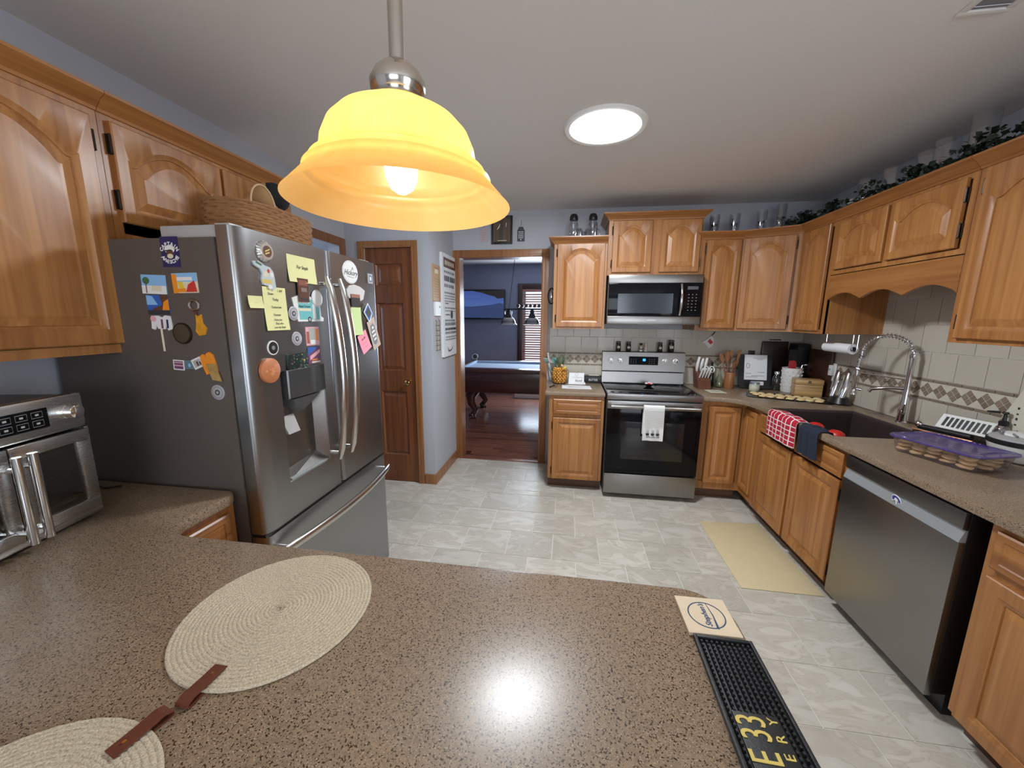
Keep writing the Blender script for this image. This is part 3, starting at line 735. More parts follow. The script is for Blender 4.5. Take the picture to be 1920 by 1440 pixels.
def disc(name, label, cat, c, rad, N, U, mats, t=.003, sy=1.0, group=None, rings=((1.0, 0),), n=28):
    """flat round magnet: concentric rings (radius factor, material index)"""
    c = Vector(c); N = Vector(N); U = Vector(U); V = N.cross(U)
    g = G(); tt = 0
    for k, (f, mi) in enumerate(rings):
        g.mi = mi; a = c+N*tt; h = t if k == 0 else .0005
        P = [[tuple(a+N*z+U*(rad*f*q*math.cos(2*PI*i/n))+V*(rad*f*q*sy*math.sin(2*PI*i/n))) for i in range(n)] for q, z in ((1, 0), (1, h*.7), (.97, h))]
        g.loft(P); tt += h-.0001
    return solo(name, g, mats, label, cat, tuple(c), group)
m = disc('round_magnet', 'round white and blue clean or dirty magnet on the dishwasher handle strip', 'magnet', (1.4535, 1.782, .770), .024, (-.95, 0, -.31), Y, [WHITE, mat('royal_blue_print', (.015, .02, .32), .4), WHITE], rings=((1, 0), (.86, 1), (.42, 2)))
g = G(); c0 = Vector((1.4535, 1.782, .770))+Vector((-.95, 0, -.31))*.0040
for a in (.4, 2.2, 3.9, 5.2):
    dd = Y*math.cos(a)+Vector((.31, 0, .95))*math.sin(a)*-1; g.tube([c0, c0+dd*.019], .0014, 4)
g.xf(Matrix.Translation(-m.location)); part('white_bars', g, WHITE, m, local=True)

# ------------------------------------------------------------------ range
rg_ = thing('electric_range', 'stainless steel electric range with black glass oven door', 'range', (.715, 3.52, 0))
RX0, RX1, RYF = .338, 1.100, 3.19
g = G(); g.box(RX0+.003, RYF+.03, .03, RX1-.003, 3.86, .90); g.box(RX0+.04, RYF+.08, 0, RX1-.04, 3.8, .03); part('body', g, DGREY, rg_, smooth=False)
g = G(); g.box(RX0+.004, RYF+.015, .905, RX1-.004, 3.77, .924, .002); part('cooktop_glass', g, BLKGL, rg_)
for (cx, cy, r) in ((.53, 3.36, .10), (.91, 3.36, .085), (.53, 3.62, .075), (.91, 3.62, .10)):
    for rad in (r, r*.62):
        g = G(); g.tube([(cx+rad*math.cos(2*PI*i/32), cy+rad*math.sin(2*PI*i/32), .9242) for i in range(32)], .0007, 4, closed=True)
        part('burner_ring', g, BURN, rg_)
g = G(); g.box(RX0, RYF-.004, .878, RX1, RYF+.03, .926, .004); g.box(RX0, RYF+.03, .90, RX0+.006, 3.80, .927); g.box(RX1-.006, RYF+.03, .90, RX1, 3.80, .927); part('front_rim', g, STEEL, rg_)
g = G(); g.box(RX0+.004, RYF-.012, .80, RX1-.004, RYF+.03, .868, .004); part('door_top_strip', g, STEEL, rg_)
g = G(); g.box(RX0+.004, RYF-.006, .235, RX1-.004, RYF+.03, .80, .003); part('oven_door', g, BLKGL, rg_)
g = G(); g.box(.47, RYF-.0075, .36, .97, RYF-.005, .69, .0005); part('oven_window', g, mat('dark_oven_window', (.014, .013, .014), .08), rg_)
g = G(); g.box(RX0+.004, RYF-.012, .045, RX1-.004, RYF+.03, .225, .004); part('storage_drawer', g, STEEL, rg_)
g = G()
g.tube([(RX0+.03, RYF-.052, .832), (RX1-.03, RYF-.052, .832)], .011, 12); g.tube([(RX0+.05, RYF-.01, .832), (RX0+.05, RYF-.05, .832)], .009, 8); g.tube([(RX1-.05, RYF-.01, .832), (RX1-.05, RYF-.05, .832)], .009, 8)
part('oven_handle', g, CHROME, rg_)
g = G(); g.loft([[(RX0, 3.775, .926), (RX1, 3.775, .926), (RX1, 3.86, .926), (RX0, 3.86, .926)], [(RX0, 3.785, 1.03), (RX1, 3.785, 1.03), (RX1, 3.86, 1.03), (RX0, 3.86, 1.03)]]); part('riser', g, STEEL, rg_, smooth=False)
g = G(); g.loft([[(RX0-.002, 3.765, 1.04), (RX1+.002, 3.765, 1.04), (RX1+.002, 3.87, 1.04), (RX0-.002, 3.87, 1.04)], [(RX0-.002, 3.755, 1.045), (RX1+.002, 3.755, 1.045), (RX1+.002, 3.87, 1.045), (RX0-.002, 3.87, 1.045)], [(RX0-.002, 3.785, 1.222), (RX1+.002, 3.785, 1.222), (RX1+.002, 3.87, 1.222), (RX0-.002, 3.87, 1.222)], [(RX0, 3.792, 1.228), (RX1, 3.792, 1.228), (RX1, 3.865, 1.228), (RX0, 3.865, 1.228)]])
part('control_panel', g, STEEL, rg_, smooth=False)
tilt = lambda z: 3.755+(z-1.045)*.03/.177
g = G(); g.prism([(.585, 1.105), (.855, 1.105), (.855, 1.185), (.585, 1.185)], (0, -.002, 0), X, Vector((0, .0, 1)), -Y, .004); g.xf(Matrix.Translation((0, tilt(1.10)+.004, 0))); part('display', g, BLKGL, rg_, smooth=False)
text('clock_digits', '88', .034, (.725, tilt(1.10)-.005, 1.152), X, Z, emis('blue_digits', (.05, .35, 1), 3.5), rg_, sx=.8)
g = G()
for i in range(5):
    for k in range(3):
        for sx0 in (.60, .77):
            if i < 3: g.box(sx0+i*.022, tilt(1.10)-.0035, 1.12+k*.018, sx0+i*.022+.010, tilt(1.10)-.0015, 1.1225+k*.018)
part('touch_marks', g, GINK, rg_, kind='stuff')
for kx in (.415, .505, .915, 1.012):
    g = G(); yk = tilt(1.145)-.001
    g.tube([(kx, yk, 1.145), (kx, yk-.006, 1.145)], [.026, .024], 20); g.tube([(kx, yk-.006, 1.145), (kx, yk-.028, 1.144)], [.019, .017], 20); g.box(kx-.004, yk-.036, 1.128, kx+.004, yk-.026, 1.162, .002)
    part('control_knob', g, CHROME, rg_)
# towel over the oven handle
def cloth_over(name, label, pts, wdir, width, mtl, ruffle=.004, t=.004, n=14, extra=None, base=None):
    """pts: profile of the drape; wdir: width direction"""
    W = Vector(wdir); pts = [Vector(p) for p in pts]
    # resample
    out = []
    for a, b in zip(pts, pts[1:]):
        k = max(1, int((b-a).length/.012))
        for i in range(k): out.append(a.lerp(b, i/k))
    out.append(pts[-1]); N = len(out)
    top = []; 
    for j in range(N):
        d = out[min(j+1, N-1)]-out[max(j-1, 0)]; nn = W.cross(d).normalized()
        row = []
        for i in range(n+1):
            u = i/n-.5; z = out[j]+W*(u*width)
            row.append(z+nn*(ruffle*math.sin(u*13+j*.11)*min(1, abs(j-N*.5)/N*2)))
        top.append((row, nn))
    g = G(); V1 = [[g.bm.verts.new(p) for p in r] for r, nn in top]; V2 = [[g.bm.verts.new(p+nn*t) for p in r] for r, nn in top]
    for V, fl in ((V1, 0), (V2, 1)):
        for j in range(N-1):
            for i in range(n): f = g.bm.faces.new([V[j][i], V[j][i+1], V[j+1][i+1], V[j+1][i]])
    for j in range(N-1):
        for i in (0, n): g.bm.faces.new([V1[j][i], V1[j+1][i], V2[j+1][i], V2[j][i]])
    for i in range(n):
        for j in (0, N-1): g.bm.faces.new([V1[j][i], V1[j][i+1], V2[j][i+1], V2[j][i]])
    return g
hy = RYF-.052
g = cloth_over('dish_towel', '', [(0, hy+.018, .60), (0, hy+.018, .832), (0, hy+.013, .846), (0, hy, .851), (0, hy-.014, .846), (0, hy-.018, .832), (0, hy-.022, .555)], X, .162, WCLOTH, .003)
g.xf(Matrix.Translation((.708, 0, 0)))
tw = thing('dish_towel', 'white ribbed dish towel with three printed pots hanging on the oven handle', 'towel', (.708, hy, .845)); part('cloth', g, WCLOTH, tw, ang=60)
g = G()
for k in range(14): g.tube([(.631, hy-.0275, .822-k*.011), (.785, hy-.0275, .822-k*.011)], .0009, 4)
part('ribbing', g, LGREY, tw, kind='stuff')
g = G()
for kx in (.665, .705, .745):
    yy = hy-.0275; g.prism([(-.010, -.012), (.010, -.012), (.014, .006), (-.014, .006)], (kx, yy, .612), X, Z, -Y, .0008); g.tube([(kx-.015, yy, .618), (kx+.015, yy, .618)], .0011, 4)
    for a in (-.007, 0, .007): g.tube([(kx+a*.6, yy, .618), (kx+a, yy, .64), (kx+a*1.6, yy, .652)], .0009, 4)
for k in range(9): g.box(.655+k*.012, hy-.0285, .584, .655+k*.012+.009, hy-.0275, .588+(k % 3)*.001)
part('printed_pots', g, INK, tw, kind='stuff')

# microwave
mw = thing('microwave', 'stainless over-the-range microwave with black glass door', 'microwave', (.71, 3.66, 1.49))
MX0, MX1, MY = .326, 1.096, 3.44
g = G(); g.box(MX0, MY+.03, 1.495, MX1, YB-.01, 1.912); part('case', g, DGREY, mw, smooth=False)
g = G(); g.box(MX0, MY, 1.842, MX1, MY+.04, 1.912, .006); part('top_strip', g, STEEL, mw)
g = G(); g.box(MX0, MY, 1.495, MX1, MY+.04, 1.565, .008); part('bottom_strip', g, STEEL, mw)
g = G(); g.box(MX0+.004, MY+.003, 1.567, MX1-.004, MY+.04, 1.840, .003); part('front_glass', g, BLKGL, mw)
g = G(); g.box(MX0+.085, MY+.0015, 1.59, .865, MY+.004, 1.755); part('window', g, mat('microwave_window', (.035, .04, .05), .12), mw, smooth=False)
g = G(); g.tube([(.925-.0*i, MY-.005-.032*math.sin(PI*i/12), 1.575+.257*i/12) for i in range(13)], [.011]*13, 12); part('handle', g, CHROME, mw, label='bowed chrome vertical handle')
g = G(); g.box(.955, MY-.0005, 1.50, .957, MY+.002, 1.56); part('seam', g, BLACK, mw)
g = G(); g.box(.975, MY+.0015, 1.788, 1.06, MY+.004, 1.815); part('display', g, mat('display_grey', (.06, .06, .08), .2), mw, smooth=False)
g = G()
for k in range(6):
    for i in range(3): g.box(.985+i*.03, MY+.0012, 1.615+k*.026, .985+i*.03+.008, MY+.003, 1.619+k*.026)
part('key_marks', g, LGREY, mw, kind='stuff')
g = G(); g.box(.60, MY+.05, 1.489, .83, MY+.14, 1.4955); part('lamp_lens', g, LGREY, mw)
text('brand_name', 'SAMSUNG', .016, (.70, MY-.0012, 1.531), X, Z, PAPER, mw)

# ------------------------------------------------------------------ refrigerator
fr = thing('refrigerator', 'tall stainless french-door refrigerator covered in magnets', 'refrigerator', (-1.5, 1.605, 0))
FX, FY0, FY1, FT = -1.09, 1.145, 2.068, 1.838
g = G(); g.box(-1.90, FY0, .03, -1.165, FY1, 1.802, .004); part('case', g, FRSIDE, fr)
g = G(); g.box(-1.85, FY0+.03, 0, -1.2, FY1-.03, .03); part('plinth', g, BLACK, fr)
def frdoor(y0, y1, z0, z1, hole=None):
    """door slab with rounded vertical edges, slight bow"""
    g = G(); n = 10; ring = []
    pts = [(-1.155, y0)]
    for i in range(n+1): a = PI/2*i/n; pts.append((FX-.022+.022*math.sin(a), y0+.022-.022*math.cos(a)))
    for i in range(n+1): a = PI/2*i/n; pts.append((FX-.022+.022*math.cos(a), y1-.022+.022*math.sin(a)))
    pts.append((-1.155, y1))
    g.loft([[(x, y, z0) for x, y in pts], [(x, y, z0+.004) for x, y in pts], [(x, y, z1-.004) for x, y in pts], [(x, y, z1) for x, y in pts]])
    return g
SEAM = 1.632
# left door built round the dispenser recess
ry0, ry1, rz0, rz1 = 1.285, 1.548, .885, 1.335
def strip(g, y0, y1, z0, z1, le=False, re=False):
    n = 8; pts = [(-1.155, y0)]
    if le:
        for i in range(17): a = PI/2*i/16; pts.append((FX-.024+.024*math.sin(a), y0+.070-.070*math.cos(a)))
    else: pts.append((FX, y0))
    if re:
        for i in range(n+1): a = PI/2*i/n; pts.append((FX-.022+.022*math.cos(a), y1-.022+.022*math.sin(a)))
    else: pts.append((FX, y1))
    pts.append((-1.155, y1)); g.loft([[(x, y, z0) for x, y in pts], [(x, y, z1) for x, y in pts]])
g = G(); strip(g, FY0, ry0, .735, FT, True); strip(g, ry1, SEAM-.002, .735, FT, False, True); strip(g, ry0, ry1, rz1, FT); strip(g, ry0, ry1, .735, rz0)
dl = part('left_door', g, STEELV, fr, ang=50)
g = frdoor(SEAM+.003, FY1, .735, FT); drr = part('right_door', g, STEELV, fr, ang=50)
g = frdoor(FY0, FY1, .04, .722); dd_ = part('freezer_drawer', g, STEELV, fr, ang=50)
g = G(); g.box(-1.152, FY0+.002, .722, -1.10, FY1-.002, .735); g.box(-1.165, FY0+.01, .04, -1.154, FY1-.01, 1.80); part('gasket', g, BLACK, fr, smooth=False)
def bowed(z0, z1, y, x0=-1.055, bow=.05, n=18, yb=0):
    P = []
    for i in range(n+1):
        t = i/n; P.append((x0+bow*math.sin(PI*t)**.8, y+yb*math.sin(PI*t), z0+(z1-z0)*t))
    return P
def flatbar(P, wv, th, wd):
    rings = []
    for i, p in enumerate(P):
        p = Vector(p); d = (Vector(P[min(i+1, len(P)-1)])-Vector(P[max(i-1, 0)])).normalized(); W = Vector(wd); Nn = d.cross(W).normalized()
        k = 1 if 0 < i < len(P)-1 else .6
        rings.append([tuple(p+W*(wv*k*math.cos(a))+Nn*(th*k*math.sin(a))) for a in [2*PI*j/12 for j in range(12)]])
    g = G(); g.loft(rings); return g
for dr, yy in ((dl, 1.568), (drr, 1.665)):
    g = flatbar(bowed(.88, 1.715, yy), .020, .013, Y); q = G()
    part('door_handle', g, CHROME if 0 else brushed('handle_steel', (.62, .60, .57), .22, 'z'), dr, ang=60)
    for zz in (.91, 1.685):
        g = G(); g.tube([(FX-.002, yy, zz), (-1.05, yy, zz)], .009, 10); part('handle_post', g, CHROME, dr)
g = flatbar([(-1.055+.045*math.sin(PI*i/18)**.8, FY0+.03+(FY1-FY0-.06)*i/18, .655) for i in range(19)], .019, .012, Z); part('drawer_handle', g, brushed('handle_steel2', (.62, .60, .57), .22, 'y'), dd_, ang=60)
for yy in (FY0+.06, FY1-.06):
    g = G(); g.tube([(FX-.002, yy, .655), (-1.045, yy, .655)], .009, 10); part('handle_post', g, CHROME, dd_)
# dispenser
g = G()
bx = lambda x, ya, yb, za, zb: [(x, ya, za), (x, yb, za), (x, yb, zb), (x, ya, zb)]
g.loft([bx(FX, ry0, ry1, rz0, rz1), bx(FX-.003, ry0+.004, ry1-.004, rz0+.004, rz1-.004), [(-1.140, ry0+.012, rz0+.03), (-1.140, ry1-.03, rz0+.05), (-1.140, ry1-.03, rz1-.01), (-1.140, ry0+.012, rz1-.01)]], True, True, False); disp = part('dispenser_recess', g, brushed('recess_steel', (.30, .29, .28), .3, 'z'), dl, smooth=False)
g = G(); g.loft([bx(-1.145, 1.305, 1.535, 1.215, 1.335), bx(-1.078, 1.305, 1.535, 1.222, 1.338), bx(-1.074, 1.310, 1.53, 1.227, 1.334)]); part('dispenser_display', g, mat('display_panel', (.10, .10, .10), .18, .5), dl, smooth=False)
g = G(); g.loft([[(-1.14, 1.33, 1.216), (-1.085, 1.34, 1.216), (-1.085, 1.50, 1.216), (-1.14, 1.51, 1.216)], [(-1.14, 1.35, 1.18), (-1.095, 1.36, 1.185), (-1.095, 1.47, 1.185), (-1.14, 1.48, 1.18)], [(-1.14, 1.38, 1.15), (-1.11, 1.39, 1.155), (-1.11, 1.43, 1.155), (-1.14, 1.44, 1.15)]]); part('dispenser_nozzle', g, DGREY, dl, smooth=False)
g = G(); g.loft([[(-1.14, 1.31, 1.145), (-1.14, 1.385, 1.145), (-1.13, 1.385, 1.145), (-1.13, 1.31, 1.145)], [(-1.11, 1.315, 1.075), (-1.11, 1.38, 1.075), (-1.10, 1.38, 1.075), (-1.10, 1.315, 1.075)]]); part('dispenser_paddle', g, LGREY, dl, smooth=False)
g = G(); g.box(-1.138, ry0+.01, rz0+.004, FX+.001, ry1-.02, rz0+.012, .003); part('drip_tray', g, mat('tray_grey', (.33, .36, .36), .4), dl)
# hinge covers on top
g = G(); g.box(-1.38, FY0+.012, 1.802, -1.16, FY0+.09, 1.843, .006); part('hinge_cover', g, LGREY, fr)
g = G(); g.box(-1.16, FY0+.004, 1.80, -1.105, FY0+.06, 1.845, .004); part('hinge_cover', g, LGREY, fr)
g = G(); g.box(-1.30, FY1-.10, 1.802, -1.12, FY1-.01, 1.85, .006); part('hinge_cover', g, LGREY, fr)
# ------------------------------------------------------------------ pendant lamp
PX, PY = -.299, .679
pd = thing('pendant_lamp', 'lit amber glass bell pendant lamp on a nickel rod over the peninsula', 'lamp', (PX, PY, 1.739))
g = G(); g.tube([(PX, PY, 1.955), (PX, PY, CEIL-.02)], .0125, 16); part('rod', g, NICKEL, pd)
g = G(); g.lathe([(.06, CEIL-.001), (.06, CEIL-.012), (.03, CEIL-.03), (.012, CEIL-.034)], (PX, PY), 28); part('canopy', g, NICKEL, pd)
g = G(); g.lathe([(.012, 1.966), (.026, 1.960), (.038, 1.949), (.046, 1.934), (.0445, 1.921), (.040, 1.914), (.045, 1.909), (.052, 1.903), (.058, 1.897), (.001, 1.894)], (PX, PY), 32); part('socket_cap', g, mat('polished_nickel', (.62, .57, .50), .16, 1), pd)
SH = [(.050, 1.897), (.075, 1.887), (.100, 1.873), (.117, 1.855), (.127, 1.832), (.130, 1.812), (.131, 1.805), (.140, 1.799), (.146, 1.797), (.145, 1.791), (.149, 1.786), (.156, 1.784), (.156, 1.777), (.163, 1.768), (.174, 1.756), (.184, 1.745), (.190, 1.739)]
m, n, l, p = nm('amber_alabaster_glass')
tl = n.new('ShaderNodeBsdfTranslucent'); tl.inputs[0].default_value = (1, .58, .18, 1)
df = n.new('ShaderNodeBsdfDiffuse'); df.inputs[0].default_value = (.85, .50, .16, 1)
em = n.new('ShaderNodeEmission'); em.inputs[0].default_value = (1, .47, .10, 1); em.inputs[1].default_value = .28
gl = n.new('ShaderNodeBsdfGlossy'); gl.inputs['Roughness'].default_value = .25
tc = n.new('ShaderNodeTexCoord'); tn = n.new('ShaderNodeTexNoise'); tn.inputs['Scale'].default_value = 9; tn.inputs['Distortion'].default_value = 2.5; tn.inputs['Detail'].default_value = 3
l.new(tc.outputs['Object'], tn.inputs['Vector'])
cr = n.new('ShaderNodeMix'); cr.data_type = 'RGBA'; cr.inputs[6].default_value = (1, .53, .13, 1); cr.inputs[7].default_value = (1, .72, .32, 1); l.new(tn.outputs['Fac'], cr.inputs[0]); l.new(cr.outputs[2], tl.inputs[0])
m1 = n.new('ShaderNodeMixShader'); m1.inputs[0].default_value = .85; l.new(df.outputs[0], m1.inputs[1]); l.new(tl.outputs[0], m1.inputs[2])
m2 = n.new('ShaderNodeMixShader'); m2.inputs[0].default_value = .05; l.new(m1.outputs[0], m2.inputs[1]); l.new(gl.outputs[0], m2.inputs[2])
a1 = n.new('ShaderNodeAddShader'); l.new(m2.outputs[0], a1.inputs[0]); l.new(em.outputs[0], a1.inputs[1]); l.new(a1.outputs[0], n['Material Output'].inputs[0])
AMBER = m
g = G(); g.lathe(SH, (PX, PY), 64, cap=False, capb=False); part('glass_shade', g, AMBER, pd, ang=80)
g = G(); g.lathe([(.012, 1.890), (.014, 1.87), (.024, 1.845), (.029, 1.812), (.027, 1.787), (.019, 1.769), (.008, 1.762), (.001, 1.761)], (PX, PY), 24); part('bulb', g, emis('lit_bulb', (1, .82, .50), 20), pd)
# ceiling tube light
tb = thing('ceiling_light', 'round bright daylight tube light flush in the ceiling', 'light', (.157, 2.305, CEIL))
g = G(); g.lathe([(.190, CEIL-.010), (.215, CEIL-.012), (.222, CEIL-.004), (.222, CEIL), (.185, CEIL)], (.157, 2.305), 56, cap=False, capb=False); part('trim_ring', g, WHITE, tb)
g = G(); g.lathe([(.190, CEIL-.010), (.17, CEIL-.018), (.10, CEIL-.024), (.001, CEIL-.026)], (.157, 2.305), 48, capb=False); part('diffuser', g, emis('daylight_diffuser', (.84, .94, 1), 7), tb)
# ceiling vent
vt = thing('ceiling_vent', 'white louvred ceiling vent at the top right', 'vent', (1.335, 1.55, CEIL))
vm = Matrix.Translation((1.335, 1.56, CEIL))
g = G(); g.box(-.075, -.125, -.008, .075, -.105, 0, .002); g.box(-.075, .105, -.008, .075, .125, 0, .002); g.box(-.075, -.105, -.008, -.055, .105, 0, .002); g.box(.055, -.105, -.008, .075, .105, 0, .002); g.xf(vm); part('frame', g, WHITE, vt)
for k in range(6):
    g = G(); g.prism([(-.052, -.004), (-.052, .004), (.052, .004), (.052, -.004)], (0, -.09+k*.036, -.004), X, Vector((0, .8, .6)), Vector((0, -.6, .8)), .0015); g.xf(vm); part('louvre', g, WHITE, vt, smooth=False)
g = G(); g.box(-.055, -.105, -.0015, .055, .105, -.0005); g.xf(vm); part('backing', g, GINK, vt)

# ------------------------------------------------------------------ toaster oven
TN = Vector((.975, .22, 0)); TU = Vector((-.22, .975, 0))        # outward normal, viewer's right
OO = Vector((-1.471, .928, 0))-TU*.425                            # left front foot line
ov = thing('toaster_oven', 'stainless french-door countertop toaster oven at the left edge', 'oven', (OO.x, OO.y, .915), math.atan2(TU.y, TU.x))
SILVER = brushed('silver_steel', (.62, .61, .59), .27, 'x')
OVGL = glassm('oven_glass', (.62, .58, .52), .04, .10)
# local frame: x right along the front, y into the oven, z up from the counter
W_, H_, Dp = .425, .40, .34
g = G(); g.box(.004, .034, .018, W_-.004, Dp, H_-.006, .012); part('case', g, DGREY, ov, local=True)
for fx, fy in ((.04, .04), (W_-.04, .04), (.04, Dp-.04), (W_-.04, Dp-.04)):
    g = G(); g.tube([(fx, fy, 0), (fx, fy, .02)], .012, 10); part('foot', g, BLACK, ov, local=True)
g = G(); g.box(0, 0, .012, W_, .03, .030, .004); g.box(0, 0, .292, W_, .03, .40, .012); g.box(0, 0, .03, .012, .03, .292, .003); g.box(W_-.012, 0, .03, W_, .03, .292, .003); part('front_frame', g, SILVER, ov, local=True)
g = G(); g.box(.07, -.0015, .318, .325, .004, .374, .0012); part('touch_panel', g, BLKGL, ov, local=True)
g = G()
for i in range(3):
    for j in range(2):
        cx, cz = .226+i*.036, .334+j*.024
        g.tube([(cx+.013*q*1.0, -.002, cz+.008*r) for q, r in ((-1, -1), (1, -1), (1, 1), (-1, 1))], .0006, 4, closed=True); g.box(cx-.004, -.0024, cz-.0025, cx+.004, -.0014, cz+.0025)
part('touch_keys', g, LGREY, ov, local=True, kind='stuff')
g = G(); g.tube([(.378, 0, .348), (.378, -.006, .348)], [.024, .0235], 28); g.tube([(.378, -.006, .348), (.378, -.026, .348), (.378, -.028, .348)], [.0215, .0205, .018], 28); part('dial', g, CHROME, ov, local=True)
for s_, (a, b) in enumerate(((.012, .2105), (.2145, .413))):
    g = G(); z0, z1 = .034, .288; q = .034
    g.box(a, -.010, z0, b, .006, z0+q, .003); g.box(a, -.010, z1-q, b, .006, z1, .003); g.box(a, -.010, z0+q, a+q, .006, z1-q, .003); g.box(b-q, -.010, z0+q, b, .006, z1-q, .003)
    d = part('oven_door', g, SILVER, ov, local=True)
    g = G(); g.box(a+q-.003, -.006, z0+q-.003, b-q+.003, -.003, z1-q+.003); part('glass', g, OVGL, d, local=True)
    hx = b-.016 if s_ == 0 else a+.016
    g = G(); g.tube([(hx, -.046, z0+.0), (hx, -.046, z1-.015)], .010, 14); g.tube([(hx, -.01, z0+.03), (hx, -.046, z0+.03)], .007, 8); g.tube([(hx, -.01, z1-.05), (hx, -.046, z1-.05)], .007, 8); part('bar_handle', g, CHROME, d, local=True)
g = G(); g.box(.02, .03, .03, W_-.02, .032, .285); part('dark_cavity', g, BLACK, ov, local=True)
for zz in (.09, .16, .23):
    g = G()
    for k in range(9): g.tube([(.03+k*.045, .026, zz), (.03+k*.045+.03, .026, zz)], .0012, 4)
    g.tube([(.03, .022, zz-.006), (W_-.03, .022, zz-.006)], .0016, 6); part('rack_wire', g, CHROME, ov, local=True, kind='stuff')
g = G(); g.box(.03, .014, .075, W_-.03, .028, .084, .003); part('crumb_pan', g, CHROME, ov, local=True)
# plug and cord lying behind
g = G(); g.tube([(-1.86, .99, .921), (-1.80, 1.05, .921), (-1.72, 1.075, .921), (-1.66, 1.06, .921), (-1.62, 1.085, .921)], .0035, 8); solo('power_cord', g, BLACK, 'black power cord lying on the counter behind the toaster oven', 'cord', (-1.75, 1.06, .918))
# ------------------------------------------------------------------ placemats
def placemat(label, c, rx, ry, rot, strap_a):
    t = thing('placemat', label, 'placemat', (c[0], c[1], .9153), rot, 'braided round placemats on the peninsula')
    prof = []; n = 96
    K = 24
    rings = []
    steps = [(0.0, 1)]; 
    g = G(); rr_ = []
    for k in range(K):
        for q, h in ((.06, .0042), (.3, .0058), (.7, .0058), (.94, .0042)):
            rr_.append(((k+q)/K, h))
    rings = [[(rx*f*math.cos(2*PI*i/n), ry*f*math.sin(2*PI*i/n), h+.0006*math.sin(i*9+f*40)) for i in range(n)] for f, h in rr_]
    rings.append([(rx*math.cos(2*PI*i/n), ry*math.sin(2*PI*i/n), .002) for i in range(n)])
    rings.append([(rx*.985*math.cos(2*PI*i/n), ry*.985*math.sin(2*PI*i/n), 0) for i in range(n)])
    g.loft(rings, True, True, True); part('braid', g, BRAID, t, local=True, ang=80)
    ca, sa = math.cos(strap_a), math.sin(strap_a)
    e = Vector((rx*ca, ry*sa, 0)); d = e.normalized(); wv = Vector((-d.y, d.x, 0))
    g = G(); L_ = [(-.045, .0075), (-.02, .0085), (0, .010), (.016, .012), (.026, .0085), (.028, .004), (.022, .0012), (.0, .0009)]
    rings = []
    for q, h in L_:
        p = e+d*q+Z*h; rings.append([tuple(p-wv*.0125), tuple(p+wv*.0125), tuple(p+wv*.0125+Z*.0018), tuple(p-wv*.0125+Z*.0018)])
    g.loft(rings); st = part('leather_loop', g, LEATHER, t, local=True, smooth=False)
    g = G(); p = e-d*.028+Z*.0098; g.tube([tuple(p), tuple(p+Z*.002)], .0028, 10); part('rivet', g, BRASS, st, local=True)
    return t
BRAID = mat('braided_cotton', (.60, .49, .36), .9, noise=(330, .75), bump=(330, 1.0))
placemat('round braided cream placemat fully in view, leather loop toward the camera', (-.602, .643), .187, .187, 0, math.radians(-90))
placemat('round braided cream placemat cut off at the bottom left corner', (-.668, .214), .187, .187, 0, math.radians(76))
# ------------------------------------------------------------------ coaster and bar mat
g = G(); g.box(-.052, -.052, 0, .052, .052, .008, .0015)
co = thing('coaster', 'square tan stone coaster with a blue round emblem at the peninsula corner', 'coaster', (.312, .765, .9153), math.radians(1)); part('tile_body', g, CORK, co, local=True)
BNAVY = mat('blue_grey_print', (.03, .075, .16), .6)
g = G(); g.tube([(.036*math.cos(a), .036*math.sin(a), .0081) for a in [2*PI*i/40 for i in range(40)]], .0013, 4, closed=True); g.tube([(.011, -.036, .0082), (.013, 0, .0082), (.009, .034, .0082)], [.0025, .0012, .0006], 6); part('emblem_ring', g, BNAVY, co, local=True, label='blue ring and swash print')
o = text('emblem_lettering', "Stephen's", .0165, (-.003, 0, .0083), Y, -X, BNAVY, None, .0004, shear=.35, font_bold=.0003); o.parent = co
bm_ = thing('bar_mat', 'black rubber bar mat with gold lettering along the peninsula edge', 'mat', (.318, .42, .9153), math.radians(-.8))
g = G(); g.box(-.054, -.29, 0, .054, .287, .003, .001); part('base', g, BLKRUB, bm_, local=True)
g = G(); g.box(-.054, -.29, .003, -.048, .287, .010, .001); g.box(.048, -.29, .003, .054, .287, .010, .001); g.box(-.048, .281, .003, .048, .287, .010, .001); g.box(-.048, -.29, .003, .048, -.284, .010, .001); part('rim', g, BLKRUB, bm_, local=True)
g = G()
for j in range(62):
    for i in range(10):
        x = -.0425+i*.0094; y = .274-j*.0088
        if y < .142 and (-.038 < x < .030): continue
        a = .003; g.loft([[(x+a*q, y+a*r, .003) for q, r in ((-1, -1), (1, -1), (1, 1), (-1, 1))], [(x+a*.6*q, y+a*.6*r, .009) for q, r in ((-1, -1), (1, -1), (1, 1), (-1, 1))]])
part('nubs', g, BLKRUB, bm_, local=True, kind='stuff', smooth=False)
g = G(); g.box(-.038, -.27, .003, .030, .140, .0075, .001); part('letter_field', g, BLKRUB, bm_, local=True)
o = text('big_lettering', 'E 33', .062, (-.014, .136, .0082), Y, -X, GOLDP, None, .0012, align='RIGHT', sx=.66); o.parent = bm_
for q, ch in enumerate('YRE'):
    o = text('small_lettering', ch, .020, (.019, .129-q*.025, .0082), Y, -X, GOLDP, None, .0012); o.parent = bm_

